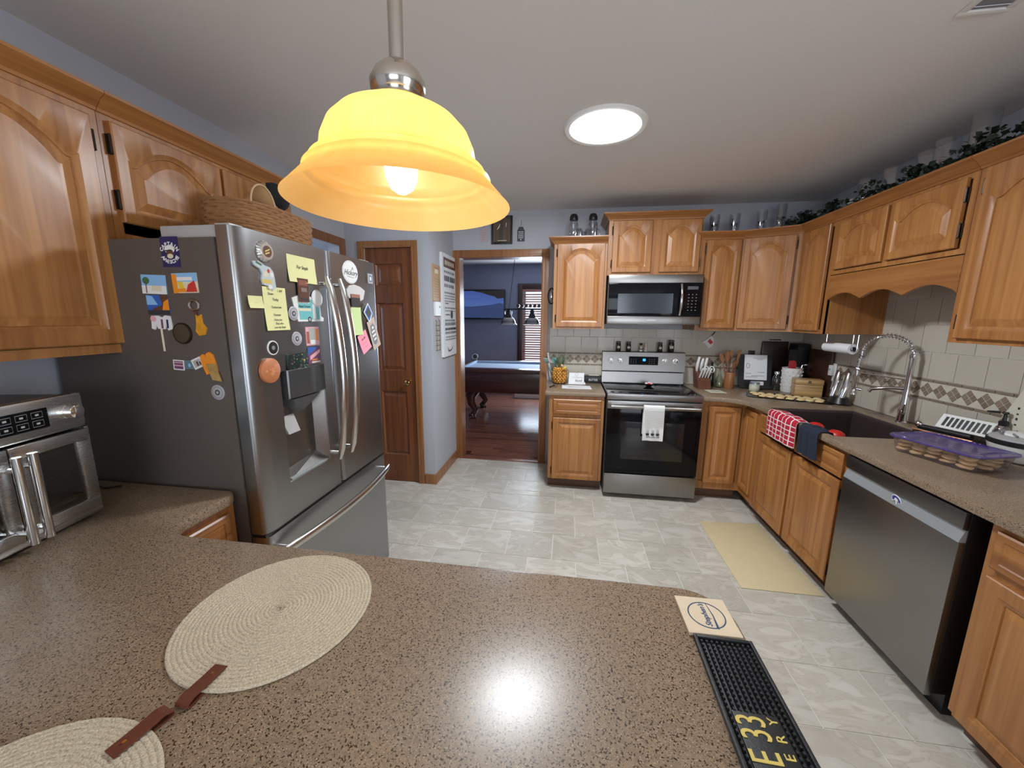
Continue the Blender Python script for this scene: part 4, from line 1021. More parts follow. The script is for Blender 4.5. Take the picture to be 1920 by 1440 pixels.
# ------------------------------------------------------------------ floor mat, towels, sink contents
g = slab([(1.045, 2.14), (1.485, 2.14), (1.485, 2.91), (1.045, 2.88)], .0, .006, .003); solo('kitchen_mat', g, FMAT, 'pale cream rectangular floor mat in front of the sink cabinet', 'mat', (1.26, 2.52, .0))
xs_ = 1.435-.010
m, n, l, p = nm('red_white_check_cloth'); tc = n.new('ShaderNodeTexCoord'); sp = n.new('ShaderNodeSeparateXYZ'); l.new(tc.outputs['UV'], sp.inputs[0])
def band(out, sc, wd):
    a = n.new('ShaderNodeMath'); a.operation = 'MULTIPLY'; a.inputs[1].default_value = sc; l.new(out, a.inputs[0])
    f = n.new('ShaderNodeMath'); f.operation = 'FRACT'; l.new(a.outputs[0], f.inputs[0]); c = n.new('ShaderNodeMath'); c.operation = 'LESS_THAN'; c.inputs[1].default_value = wd; l.new(f.outputs[0], c.inputs[0]); return c.outputs[0]
b1, b2 = band(sp.outputs[0], 7, .18), band(sp.outputs[1], 8, .18)
mxx = n.new('ShaderNodeMath'); mxx.operation = 'MAXIMUM'; l.new(b1, mxx.inputs[0]); l.new(b2, mxx.inputs[1])
mx = n.new('ShaderNodeMix'); mx.data_type = 'RGBA'; mx.inputs[6].default_value = (.42, .008, .03, 1); mx.inputs[7].default_value = (.78, .66, .66, 1); l.new(mxx.outputs[0], mx.inputs[0]); l.new(mx.outputs[2], p.inputs['Base Color']); p.inputs['Roughness'].default_value = .95
CHECK = m
def uvsheet(name, prof, W, width, mtl, label, cat, loc, t=.012, n=16, ruff=.003):
    W = Vector(W); pts = [Vector(p) for p in prof]; out = []
    for a, b in zip(pts, pts[1:]):
        k = max(1, int((b-a).length/.01)); out += [a.lerp(b, i/k) for i in range(k)]
    out.append(pts[-1]); N = len(out); g = G(); V = []
    for s_ in (0, 1):
        rows_ = []
        for j in range(N):
            d = (out[min(j+1, N-1)]-out[max(j-1, 0)]).normalized(); nn = W.cross(d).normalized()
            rows_.append([g.bm.verts.new(out[j]+W*((i/n-.5)*width)+nn*(s_*t*(1-abs(i/n*2-1)**6*.7)+ruff*math.sin(i*1.1+j*.12))) for i in range(n+1)])
        V.append(rows_)
    uv = g.bm.loops.layers.uv.new('UVMap'); idx = {}
    for s_ in (0, 1):
        for j in range(N):
            for i in range(n+1): idx[V[s_][j][i]] = (i/n, j/N)
    F_ = []
    for s_ in (0, 1):
        for j in range(N-1):
            for i in range(n): F_.append([V[s_][j][i], V[s_][j][i+1], V[s_][j+1][i+1], V[s_][j+1][i]])
    for j in range(N-1):
        for i in (0, n): F_.append([V[0][j][i], V[0][j+1][i], V[1][j+1][i], V[1][j][i]])
    for i in range(n):
        for j in (0, N-1): F_.append([V[0][j][i], V[0][j][i+1], V[1][j][i+1], V[1][j][i]])
    for f in F_:
        fc_ = g.bm.faces.new(f)
        for lp in fc_.loops: lp[uv].uv = idx[lp.vert]
    return solo(name, g, mtl, label, cat, loc, ang=70)
pf = lambda dz, xin, yc: [(xs_-.006, yc, .915-dz), (xs_-.006, yc, .890), (xs_-.004, yc, .908), (xs_+.006, yc, .917), (xs_+.045, yc, .9175), (xs_+.062, yc, .912), (xs_+.070, yc, .915-xin)]
uvsheet('hand_towel', pf(.165, .05, 2.665), (0, -1, 0), .33, CHECK, 'folded red and white checked towel draped over the sink front', 'towel', (xs_, 2.665, .91), .016)
uvsheet('hand_towel', pf(.165, .07, 2.375), (0, -1, 0), .17, NCLOTH, 'dark navy cloth draped over the sink front beside the checked towel', 'towel', (xs_, 2.375, .91), .010, ruff=.006)
for lab, yy, xx in (('glossy red silicone mitt in the sink nearer the wall corner', 2.62, 1.60), ('glossy red silicone mitt in the sink nearer the camera', 2.45, 1.61)):
    g = G(); g.lathe([(.050, 0), (.058, .02), (.056, .12), (.052, .165), (.045, .185), (.028, .196), (.001, .200)], (xx, yy), 22, z0=.695, sx=.85, sy=1.05); solo('oven_mitt', g, RED, lab, 'mitt', (xx, yy, .695), 'red mitts standing in the sink')

# ------------------------------------------------------------------ objects on the right counter
cb_ = thing('food_container', 'clear plastic container with a purple lid full of cookies', 'container', (1.748, 1.938, .9153), math.radians(-74))
def rrect(hx, hy, r, z, n=6):
    P = []
    for cx, cy, a0 in ((hx-r, hy-r, 0), (-hx+r, hy-r, 90), (-hx+r, -hy+r, 180), (hx-r, -hy+r, 270)):
        for i in range(n+1): a = math.radians(a0+90*i/n); P.append((cx+r*math.cos(a), cy+r*math.sin(a), z))
    return P
HX, HY = .165, .115
g = G(); g.loft([rrect(HX-.02, HY-.02, .03, .002), rrect(HX-.012, HY-.012, .035, .006), rrect(HX, HY, .04, .072)], True, False, True); part('tub', g, CLEARP, cb_, local=True)
g = G(); g.loft([rrect(HX+.008, HY+.008, .044, .070), rrect(HX+.012, HY+.012, .046, .074), rrect(HX+.010, HY+.010, .044, .080), rrect(HX-.012, HY-.012, .036, .082), rrect(HX-.018, HY-.018, .034, .077), rrect(HX-.05, HY-.05, .02, .076)], True, True, True); part('lid', g, PURP, cb_, local=True, label='translucent purple lid')
def cookie_mesh(r=.030, h=.016, sd=1):
    rnd = random.Random(sd); n = 16; ph = rnd.random()*6
    prof = [(.55, 0), (.9, .12), (1.0, .38), (.93, .66), (.72, .86), (.4, .97), (.1, 1)]
    g = G(); g.loft([[(r*f*(1+.05*math.sin(3*a+ph)+.03*math.sin(7*a))*math.cos(a), r*f*(1+.05*math.sin(3*a+ph))*math.sin(a), h*z+.0012*math.sin(5*a+f*9)) for a in [2*PI*i/n for i in range(n)]] for f, z in prof]); return g.mesh('cookie', BISC, True, 60)
CK = [cookie_mesh(sd=i) for i in range(4)]
def cookie(x, y, z, label, group, tilt=(0, 0, 0), sc=1, i=0):
    o = bpy.data.objects.new('cookie', CK[i % 4]); COL.objects.link(o); o.location = (x, y, z); o.rotation_euler = tilt; o.scale = (sc,)*3
    return tag(o, label, 'cookie', group)
Mx = Matrix.Translation((1.748, 1.938, .9153)) @ Matrix.Rotation(math.radians(-74), 4, 'Z')
ci = 0
for lay, zz in ((0, .007), (1, .026), (2, .045)):
    for a in range(5):
        for b in range(3):
            if lay == 2 and (a+b) % 2: continue
            p = Mx @ Vector((-.118+a*.058+(.010 if b % 2 else -.008)+(lay*.004), -.068+b*.068, zz+random.uniform(0, .002)))
            cookie(p.x, p.y, p.z, ['golden cookie on the bottom layer of the purple-lidded container', 'golden cookie on the middle layer of the purple-lidded container', 'golden cookie on the top layer of the purple-lidded container'][lay], ['bottom-layer ', 'middle-layer ', 'top-layer '][lay]+'cookies in the purple-lidded container', (random.uniform(-.12, .12), random.uniform(-.12, .12), random.random()*6), .93, ci); ci += 1
# black and steel grater rack behind the container
gr = thing('grater', 'black mandoline slicer with a white slotted plate behind the purple-lidded container', 'slicer', (2.02, 2.25, .9153), math.radians(-72))
g = G(); g.box(-.13, -.055, 0, .13, .055, .030, .004); part('base', g, BLACK, gr, local=True)
g = G(); g.prism([(-.105, 0), (.105, 0), (.105, .085), (-.105, .085)], (0.02, .03, .055), X, Vector((0, .55, .83)), Vector((0, -.83, .55)), .006); part('plate', g, WHITE, gr, local=True)
for k in range(9):
    g = G(); g.prism([(-.085+k*.0205, .014), (-.085+k*.0205+.012, .014), (-.085+k*.0205+.012, .070), (-.085+k*.0205, .070)], (0.02, .03, .055), X, Vector((0, .55, .83)), Vector((0, -.83, .55)), .0075); part('slot', g, BLACK, gr, local=True)
g = G(); g.tube([(-.125, -.02, .05), (.10, -.03, .055)], .014, 10); part('grip_bar', g, BLACK, gr, local=True)
g = G(); g.sphere((-.125, -.02, .062), .019); part('steel_knob', g, CHROME, gr, local=True)
g = G(); g.tube([(-.13, -.056, .036), (.12, -.056, .040)], .004, 6); part('copper_edge', g, mat('copper', (.65, .28, .14), .25, 1), gr, local=True)
# soap bottle
sb = thing('soap_bottle', 'clear soap bottle with a black pump in the back right corner', 'bottle', (2.105, 2.13, .9153))
g = G(); g.lathe([(.028, 0), (.031, .01), (.030, .10), (.022, .125), (.012, .132)], (2.112, 2.115), 20, z0=.9153); part('bottle', g, CLEARP, sb)
g = G(); g.lathe([(.016, .130), (.018, .150), (.008, .156), (.006, .185), (.012, .19), (.010, .198)], (2.112, 2.115), 16, z0=.9153); g.tube([(2.105, 2.13, 1.108), (2.075, 2.16, 1.106)], [.007, .004], 8); part('pump', g, BLACK, sb)
# white kettle-like bowl with black band
ks = thing('kitchen_scale_bowl', 'white bowl with a black rim band and patterned lid at the right edge', 'bowl', (2.045, 1.955, .9153))
g = G(); g.lathe([(.045, 0), (.075, .015), (.100, .055), (.107, .085)], (2.045, 1.955), 32, z0=.9153); part('bowl_body', g, WCER, ks)
g = G(); g.lathe([(.107, .083), (.1095, .085), (.1095, .103), (.107, .105)], (2.045, 1.955), 32, z0=.9153); part('band', g, BLACK, ks)
g = G(); g.lathe([(.104, .100), (.102, .112), (.085, .120), (.001, .123)], (2.045, 1.955), 32, z0=.9153); part('cover', g, LGREY, ks)
g = G(); g.lathe([(.05, .120), (.05, .128), (.035, .134), (.001, .136)], (2.035, 1.97), 20, z0=.9153); part('knob', g, WHITE, ks)
g = G()
for k in range(7):
    a = 2*PI*k/7; g.tube([(2.035+.045*math.cos(a), 1.97+.045*math.sin(a), 1.048), (2.035+.06*math.cos(a+.3), 1.97+.06*math.sin(a+.3), 1.040)], .0045, 6)
part('scroll_pattern', g, GINK, ks, kind='stuff')
# cream sign leaning on the wall
g = G(); g.prism([(0, 0), (.30, 0), (.30, .30), (0, .30)], (XR-.012, 2.175, 1.02), Vector((0, -.96, -.10)), Vector((.0, -.38, .92)), -X, .010)
cs = thing('leaning_sign', 'cream board with small dark print leaning on the tiles at the right edge', 'sign', (XR-.02, 2.05, .9953)); part('board', g, CREAM, cs, smooth=False)
g = G()
for k in range(4): g.box(XR-.0235, 2.092, 1.055+k*.026, XR-.0215, 2.084, 1.062+k*.026+(k % 2)*.004)
part('print', g, INK, cs, kind='stuff')

# ------------------------------------------------------------------ back right corner objects
CZ = .9153
kb = thing('knife_block', 'wooden knife block full of white-handled knives right of the range', 'knife block', (1.245, 3.70, CZ))
g = G(); g.loft([[(1.185, 3.60, CZ), (1.295, 3.60, CZ), (1.295, 3.74, CZ), (1.185, 3.74, CZ)], [(1.185, 3.635, CZ+.075), (1.295, 3.635, CZ+.075), (1.295, 3.775, CZ+.10), (1.185, 3.775, CZ+.10)], [(1.185, 3.67, CZ+.115), (1.295, 3.67, CZ+.115), (1.295, 3.80, CZ+.185), (1.185, 3.80, CZ+.185)]])
part('block', g, wood('block_wood', (.07, .024, .014), (.17, .06, .03), strip=3), kb, smooth=False)
for k in range(4):
    x = 1.205+k*.024; g = G(); g.tube([(x, 3.655, CZ+.10), (x+.002, 3.62, CZ+.15), (x+.006, 3.60, CZ+.19)], [.0065, .0085, .0085], 8); part('steak_knife_handle', g, WHITE, kb)
for k, (x, y, h) in enumerate(((1.205, 3.74, .115), (1.242, 3.75, .10), (1.280, 3.76, .105))):
    g = G(); g.tube([(x, y, CZ+.14), (x-.008, y-.02, CZ+.14+h*.35), (x-.008, y-.035, CZ+.14+h*.8), (x-.0, y-.04, CZ+.14+h+.03)], [.010, .014, .014, .011], 10); part('knife_handle', g, WHITE, kb)
for x in (1.253, 1.300):
    g = G(); g.tube([(x+.021*math.cos(a), 3.64+.01*math.sin(a), CZ+.178+.026*math.sin(a)) for a in [2*PI*i/18 for i in range(18)]], .0045, 8, closed=True); part('scissor_loop', g, WHITE, kb)
# cruet and dark bottle
g = G(); g.lathe([(.022, 0), (.024, .01), (.024, .12), (.010, .15), (.009, .20), (.011, .205), (.011, .225), (.004, .23)], (1.355, 3.80), 18, z0=CZ)
solo('oil_bottle', g, mat('dark_green_glass', (.01, .014, .01), .08, coat=.5), 'dark slim oil bottle just behind the knife block', 'bottle', (1.355, 3.80, CZ))
ct_ = thing('oil_cruet', 'round-bellied clear glass oil cruet between the knife block and the wooden utensils', 'cruet', (1.405, 3.73, CZ))
g = G(); g.lathe([(.030, 0), (.043, .012), (.045, .04), (.036, .075), (.016, .11), (.009, .14), (.008, .17), (.011, .175)], (1.405, 3.73), 22, z0=CZ); part('flask', g, glassm('green_clear_glass', (.80, .84, .74), .04, .2), ct_)
g = G(); g.lathe([(.026, .004), (.038, .014), (.040, .036), (.034, .05)], (1.405, 3.73), 20, z0=CZ); part('oil', g, mat('olive_oil', (.20, .20, .09), .2), ct_)
g = G(); g.tube([(1.405, 3.73, CZ+.17), (1.405, 3.728, CZ+.20), (1.413, 3.72, CZ+.215)], [.006, .004, .003], 8); part('pourer', g, CHROME, ct_)
# utensil crock
uc = thing('utensil_crock', 'wooden cylinder crock holding wooden spoons and spatulas', 'crock', (1.480, 3.70, CZ))
g = G(); g.lathe([(.040, 0), (.043, .005), (.043, .145), (.041, .15), (.036, .148), (.035, .02), (.001, .02)], (1.480, 3.70), 26, z0=CZ); part('crock', g, wood('crock_wood', (.20, .075, .03), (.40, .17, .06), strip=3), uc)
for k, (dx, dy, L_, wv, ty) in enumerate(((-.055, .02, .32, .030, 0), (-.028, .0, .34, .034, 0), (.004, .03, .35, .032, 0), (.030, -.01, .27, .026, 1), (.055, .02, .36, .022, 0), (.010, -.02, .25, .020, 1))):
    b0 = Vector((1.480+dx*.2, 3.70+dy*.3, CZ+.03)); tp = Vector((1.480+dx*1.5, 3.70+dy*1.6, CZ+L_)); d = (tp-b0); g = G()
    h0 = b0+d*.72
    g.tube([b0, h0], .006, 8)
    g.prism([(-.006, 0), (.006, 0), (wv*.55, d.length*.08), (wv*.6, d.length*.24), (wv*.3, d.length*.29), (-wv*.3, d.length*.29), (-wv*.6, d.length*.24), (-wv*.55, d.length*.08)], tuple(h0-d.normalized()*.005+Vector((0, .003, 0))), X, d.normalized(), -Y, .006, .001)
    u = solo('wooden_spoon' if ty else 'wooden_spatula', g, UTW, ['flat wooden spatula leaning far left in the wooden crock', 'wide wooden spatula left of centre in the wooden crock', 'tall wooden spatula at the centre of the wooden crock', 'short wooden spoon right of centre in the wooden crock', 'dark narrow wooden spatula leaning far right in the crock', 'shortest wooden spoon at the front of the wooden crock'][k], 'utensil', tuple(b0), 'wooden utensils in the crock')
# recipe stand
rs = thing('recipe_stand', 'black book stand with a white printed sheet leaning upright in the corner', 'stand', (1.70, 3.74, CZ))
RU, RV, RN = Vector((.99, -.12, 0)).normalized(), Vector((.02, .22, .97)).normalized(), None
RN = RU.cross(RV)*1.0
RN = -RV.cross(RU) if RN.y > 0 else RN
O_ = Vector((1.585, 3.745, CZ+.045))
g = G(); g.prism([(-.012, -.02), (.265, -.02), (.265, .27), (-.012, .27)], O_-RN*.008, RU, RV, RN, .006); g.prism([(0, -.045), (.26, -.045), (.26, -.02), (0, -.02)], O_-RN*.005, RU, RV, RN, .03); part('stand_back', g, BLACK, rs, smooth=False)
g = G(); g.prism([(.04, .035), (.225, .035), (.225, .268), (.04, .268)], O_, RU, RV, RN, .002); part('sheet', g, PAPER, rs, smooth=False)
g = G(); g.prism([(.10, -.012), (.20, -.012), (.20, .022), (.10, .022)], O_, RU, RV, RN, .003); part('card', g, PAPER, rs, smooth=False)
g = G(); q0 = O_+RN*.0022
for k, (a, b, h) in enumerate(((.11, .205, .235), (.14, .19, .222), (.15, .205, .105), (.05, .10, .092), (.10, .205, .072), (.05, .15, .06))): g.prism([(a, h), (b, h), (b, h+.004), (a, h+.004)], q0, RU, RV, RN, .0004)
g.tube([q0+RU*(.07+.014*math.cos(t))+RV*(.165+.022*math.sin(t)) for t in [2*PI*i/18 for i in range(18)]], .0022, 4, closed=True)
part('printing', g, GINK, rs, kind='stuff')
# candle jar
cj = thing('candle_jar', 'small candle jar of pale green wax with a silver lid before the sheet', 'candle', (1.655, 3.60, CZ))
g = G(); g.lathe([(.036, 0), (.040, .005), (.040, .06), (.036, .066)], (1.655, 3.60), 26, z0=CZ); part('jar', g, mat('pale_green_wax', (.50, .58, .44), .35, coat=.5), cj)
g = G(); g.lathe([(.0385, .062), (.0385, .078), (.034, .082), (.001, .082)], (1.655, 3.60), 26, z0=CZ); part('lid', g, mat('lid_silver', (.5, .55, .62), .3, .8), cj)
g = G(); g.lathe([(.0405, .02), (.0408, .021), (.0408, .045), (.0405, .046)], (1.655, 3.60), 26, z0=CZ); part('label_band', g, CREAM, cj)
# stove-side paper card
g = G(); g.prism([(0, 0), (.135, 0), (.115, .12), (-.01, .12)], (1.235, 3.44, CZ), X, Y, Z, .004); cc = solo('trivet', g, CREAM, 'cream card with a dark bar lying on the counter before the knife block', 'card', (1.30, 3.50, CZ), smooth=False)
g = G(); g.box(1.26, 3.49, CZ+.004, 1.33, 3.51, CZ+.0045); g.xf(Matrix.Translation(-cc.location)); part('dark_bar', g, GINK, cc, local=True)
# white crock with kitchen tools
wc = thing('white_crock', 'white embossed ceramic crock holding a red spatula', 'crock', (1.955, 3.62, CZ))
g = G(); g.lathe([(.066, 0), (.072, .008), (.076, .20), (.078, .215), (.073, .215), (.070, .02), (.001, .02)], (1.955, 3.62), 36, z0=CZ); part('crock', g, WCER, wc)
for j in range(6):
    for i in range(14):
        if i in (1, 2, 3, 4, 5): continue
        a = 2*PI*(i+.5*(j % 2))/14; r = .0735+.0007*j
        if math.sin(a) > .35: continue
        g = G(); g.sphere((1.955+r*math.cos(a), 3.62+r*math.sin(a), CZ+.03+j*.031), .011, 8, 5, sx=.8 if abs(math.sin(a)) > .7 else .25, sy=.25 if abs(math.sin(a)) > .7 else .8, sz=.8); part('embossed_bump', g, WCER, wc)
g = G(); g.tube([(1.94, 3.61, CZ+.05), (1.935, 3.60, CZ+.21)], .006, 8); g.prism([(-.030, 0), (.036, 0), (.030, .066), (.010, .078), (-.024, .072)], (1.935, 3.60, CZ+.205), X, Z, -Y, .010, .003); solo('silicone_spatula', g, mat('dull_red_silicone', (.40, .03, .03), .45), 'red silicone spatula standing in the white embossed crock', 'utensil', (1.935, 3.60, CZ+.05))
g = G(); g.tube([(1.99, 3.63, CZ+.05), (2.03, 3.62, CZ+.24)], .005, 8); g.sphere((2.045, 3.60, CZ+.245), .026, sz=.5); solo('ladle', g, CHROME, 'steel ladle with a shiny round bowl in the white embossed crock', 'utensil', (1.99, 3.63, CZ+.05))
g = G(); g.tube([(1.975, 3.66, CZ+.05), (1.99, 3.68, CZ+.25)], .006, 8); g.prism([(-.045, 0), (.045, 0), (.050, .12), (-.05, .12)], (1.995, 3.69, CZ+.25), X, Z, -Y, .006, .002); solo('turner', g, BLACK, 'wide black nylon turner standing in the white embossed crock', 'utensil', (1.975, 3.66, CZ+.05))
# spice bottle beside the crock
sp_ = thing('pepper_bottle', 'dark glass bottle with a steel cap left of the white crock', 'bottle', (1.868, 3.68, CZ))
g = G(); g.lathe([(.030, 0), (.033, .008), (.033, .11), (.026, .13), (.018, .14), (.018, .15)], (1.868, 3.68), 20, z0=CZ); part('bottle', g, mat('peppercorn_glass', (.025, .022, .02), .15, noise=(90, .6), coat=.6), sp_)
g = G(); g.lathe([(.021, .148), (.021, .165), (.017, .172), (.001, .173)], (1.868, 3.68), 20, z0=CZ); part('cap', g, CHROME, sp_)
# dark cutting boards leaning on the back wall
g = G(); g.box(1.795, 3.845, CZ, 2.02, 3.87, CZ+.43, .01); g.box(1.86, 3.843, CZ+.44, 1.95, 3.868, CZ+.448, .002); solo('cutting_board', g, BOARDW, 'dark wooden cutting board leaning in the shadowed corner behind the crock', 'board', (1.90, 3.857, CZ))
g = G(); g.box(2.115, 3.40, CZ, 2.14, 3.70, CZ+.38, .008); solo('cutting_board', g, wood('red_board', (.022, .008, .005), (.06, .020, .010), strip=4), 'reddish dark cutting board leaning on the right tiles behind the bread box', 'board', (2.125, 3.55, CZ))
g = G(); g.box(1.69, 3.862, CZ+.25, 1.745, 3.876, CZ+.34, .004); solo('small_plaque', g, BOARDW, 'small brown plaque on the back tiles above the printed sheet', 'plaque', (1.717, 3.869, CZ+.25))
# black coffee machine in the corner shadow
cm = thing('coffee_maker', 'black appliance in the dark back corner behind the white crock', 'appliance', (2.06, 3.79, CZ))
g = G(); g.box(2.03, 3.715, CZ, 2.14, 3.87, CZ+.42, .02); part('body', g, BLACK, cm); g = G(); g.box(2.02, 3.70, CZ+.26, 2.12, 3.76, CZ+.40, .02); part('head', g, BLACK, cm)
# cooling rack tray with cookies
ck = thing('baking_tray', 'long dark baking tray of cookies beside the sink', 'tray', (1.78, 3.32, CZ), math.radians(-24))
g = G(); g.loft([rrect(.27, .12, .03, 0), rrect(.28, .13, .035, .006), rrect(.283, .133, .036, .0065), rrect(.27, .12, .03, .003)], True, True, True); part('tray', g, mat('dark_tray', (.05, .048, .045), .35, .6), ck, local=True)
Mt = Matrix.Translation((1.78, 3.32, CZ)) @ Matrix.Rotation(math.radians(-24), 4, 'Z')
kk = 0
for b, (yo, cnt, x0_) in enumerate(((-.075, 7, -.17), (-.015, 8, -.215), (.045, 8, -.235))):
    for a in range(cnt):
        p = Mt @ Vector((x0_+a*.062+random.uniform(-.005, .005), yo+random.uniform(-.006, .006), .0032)); cookie(p.x, p.y, p.z, 'golden cookie in the '+['front', 'middle', 'back'][b]+' row on the dark baking tray', ['front', 'middle', 'back'][b]+' row of cookies on the baking tray', (0, 0, random.random()*6), .96, kk); kk += 1
g = G(); g.tube([(1.74, 3.10, CZ+.006), (1.93, 3.17, CZ+.005)], .0025, 6); g.sphere((1.735, 3.098, CZ+.006), .006); solo('cake_tester', g, CHROME, 'thin steel skewer lying on the counter beside the baking tray', 'utensil', (1.84, 3.13, CZ))
# bread box
bb = thing('recipe_box', 'striped olive wood box with a small black emblem behind the cookies', 'box', (2.0, 3.465, CZ), math.radians(-14))
g = G(); g.box(-.095, -.055, 0, .095, .055, .098, .003); part('box', g, OLIVE, bb, local=True); g = G(); g.box(-.097, -.057, .100, .097, .057, .142, .003); part('lid', g, OLIVE, bb, local=True)
g = G()
for k in range(3): g.box(-.012+k*.002, -.059, .112+k*.008, .014-k*.003, -.0565, .117+k*.008)
part('emblem', g, INK, bb, local=True, kind='stuff')
# steel canister pair on a black holder
ch = thing('shaker_caddy', 'black caddy holding two tilted steel shakers beside the sink', 'caddy', (2.07, 3.16, CZ))
g = G(); g.lathe([(.065, 0), (.07, .01), (.06, .03), (.05, .055), (.001, .06)], (2.06, 3.16), 26, z0=CZ, sx=.95, sy=1.2); part('caddy', g, BLACK, ch)
for lab, dy, dx in (('tilted polished steel shaker in the caddy, the left of the pair', .045, -.01), ('tilted polished steel shaker in the caddy, the right of the pair', -.035, .005)):
    p0 = Vector((2.045+dx, 3.16+dy, CZ+.05)); p1 = p0+Vector((.035, .0, .19)); g = G(); g.tube([p0, p0.lerp(p1, .25)], .019, 20); g.tube([p0.lerp(p1, .25), p1, p1+Vector((.001, 0, .003))], [.026, .026, .023], 22)
    solo('steel_shaker', g, CHROME, lab, 'shaker', tuple(p0), 'steel shakers in the caddy')
# outlet with plug-in
ot = thing('wall_outlet', 'white outlet cover with a small plug-in on the right tiles', 'outlet', (XR-.012, 3.40, 1.13))
g = G(); g.box(XR-.018, 3.365, 1.055, XR-.012, 3.435, 1.20, .002); part('cover_plate', g, WHITE, ot); g = G(); g.box(XR-.042, 3.38, 1.10, XR-.018, 3.42, 1.185, .006); part('plug_in', g, WHITE, ot); g = G(); g.sphere((XR-.043, 3.40, 1.15), .010, sx=.3); part('green_dot', g, TEAL, ot)
# paper towel
pt = thing('paper_towel_holder', 'wire paper towel holder with a white roll hanging under the slim cabinet', 'paper towel', (1.90, 2.99, UZ))
g = G(); g.tube([(1.90, 3.13, 1.352), (1.90, 2.86, 1.352)], .034, 28); part('paper_roll', g, PAPER, pt)
g = G(); g.tube([(1.90, 2.859, 1.352), (1.90, 2.856, 1.352)], .017, 18); part('core', g, BLACK, pt)
g = G(); g.tube([(1.885, 2.85, UZ), (1.885, 2.85, 1.352), (1.889, 2.85, 1.341), (1.90, 2.85, 1.336), (1.911, 2.85, 1.341), (1.915, 2.85, 1.352), (1.915, 2.85, UZ)], .0028, 8); part('wire_hanger', g, CHROME, pt)
g = G(); g.tube([(1.90, 3.14, UZ), (1.90, 3.14, 1.352), (1.90, 3.12, 1.352)], .0028, 8); part('wire_hanger', g, CHROME, pt)
# hanging ornament on the back tiles
og = thing('hanging_ornament', 'small white and red bird-shaped tile ornament on the back tiles above the knives', 'ornament', (1.325, YB-.02, 1.32))
OY = YB-.012
g = G(); g.prism([(-.062, .006), (-.03, .0), (.0, -.045), (.035, -.035), (.05, .0), (.045, .05), (.02, .075), (-.01, .045), (-.035, .03)], (1.325, OY, 1.315), X, Z, -Y, .010, .002); part('white_body', g, WHITE, og)
g = G(); g.prism([(-.02, .01), (.008, -.018), (.03, .0), (.0, .035)], (1.335, OY-.010, 1.325), X, Z, -Y, .003); part('red_patch', g, REDP, og, smooth=False)
g = G(); g.tube([(1.345, OY-.004, 1.385), (1.37, OY-.006, 1.415), (1.375, OY-.006, 1.43)], .004, 6); part('dark_tail', g, BLACK, og)

# ------------------------------------------------------------------ left of the range
pa = thing('pineapple', 'ripe pineapple with spiky crown standing in a clear bowl left of the range', 'pineapple', (-.075, 3.66, CZ))
pc = (-.075, 3.66)
for j in range(9):
    n_ = 13
    for i in range(n_):
        a = 2*PI*(i+.5*(j % 2))/n_; zz = .018+j*.0165; rr2 = .064*math.sqrt(max(.05, 1-((zz-.085)/.098)**2))
        if math.sin(a) > .45: continue
        g = G(); g.sphere((pc[0]+rr2*math.cos(a), pc[1]+rr2*math.sin(a), CZ+zz), .0125, 6, 4, sz=.8); part('rind_scale', g, PINEA, pa)
g = G(); g.sphere((pc[0], pc[1], CZ+.085), .062, 18, 12, sz=1.35); part('fruit', g, mat('pineapple_core_skin', (.42, .20, .04), .6), pa)
rnd = random.Random(5)
for k in range(26):
    a = rnd.random()*2*PI; ti = rnd.uniform(.15, 1.0); L_ = rnd.uniform(.10, .16)*(1.25-ti*.35)
    d = Vector((math.cos(a)*ti, math.sin(a)*ti, 1.1)).normalized(); b0 = Vector((pc[0], pc[1], CZ+.155)); s_ = d.cross(Z).normalized()
    P_ = [b0+d*(L_*t)+Vector((math.cos(a), math.sin(a), -.2))*(.03*t*t*ti) for t in (0, .25, .5, .75, 1)]
    g = G(); g.loft([[tuple(p-s_*w_), tuple(p+d.cross(s_)*w_*.3), tuple(p+s_*w_), tuple(p-d.cross(s_)*.001)] for p, w_ in zip(P_, (.011, .013, .011, .007, .0008))]); part('crown_leaf', g, GLEAF, pa)
bw = thing('wire_bowl', 'dark wire fruit basket around the pineapple', 'basket', (-.075, 3.665, CZ))
g = G()
for h, r in ((.003, .06), (.05, .085), (.10, .088), (.135, .080)): g.tube([(-.075+r*math.cos(2*PI*i/28), 3.665+r*math.sin(2*PI*i/28), CZ+h) for i in range(28)], .0018, 5, closed=True)
for k in range(10):
    a = 2*PI*k/10; g.tube([(-.075+r*math.cos(a), 3.665+r*math.sin(a), CZ+h) for h, r in ((.003, .06), (.02, .075), (.05, .085), (.10, .088), (.135, .080))], .0014, 5)
part('wires', g, BRONZE, bw)
g = G(); g.tube([(-.045, 3.60, CZ+.148), (-.03, 3.59, CZ+.160), (-.012, 3.592, CZ+.178)], [.007, .011, .005], 8); solo('toy_banana', g, YEL, 'small yellow toy fruit pinned on the pineapple', 'toy', (-.03, 3.59, CZ+.16))
g = G(); g.sphere((-.055, 3.60, CZ+.185), .012); solo('toy_fruit', g, mat('peach_toy', (.85, .45, .25), .4), 'small peach-coloured ball beside the yellow toy fruit', 'toy', (-.055, 3.60, CZ+.175))
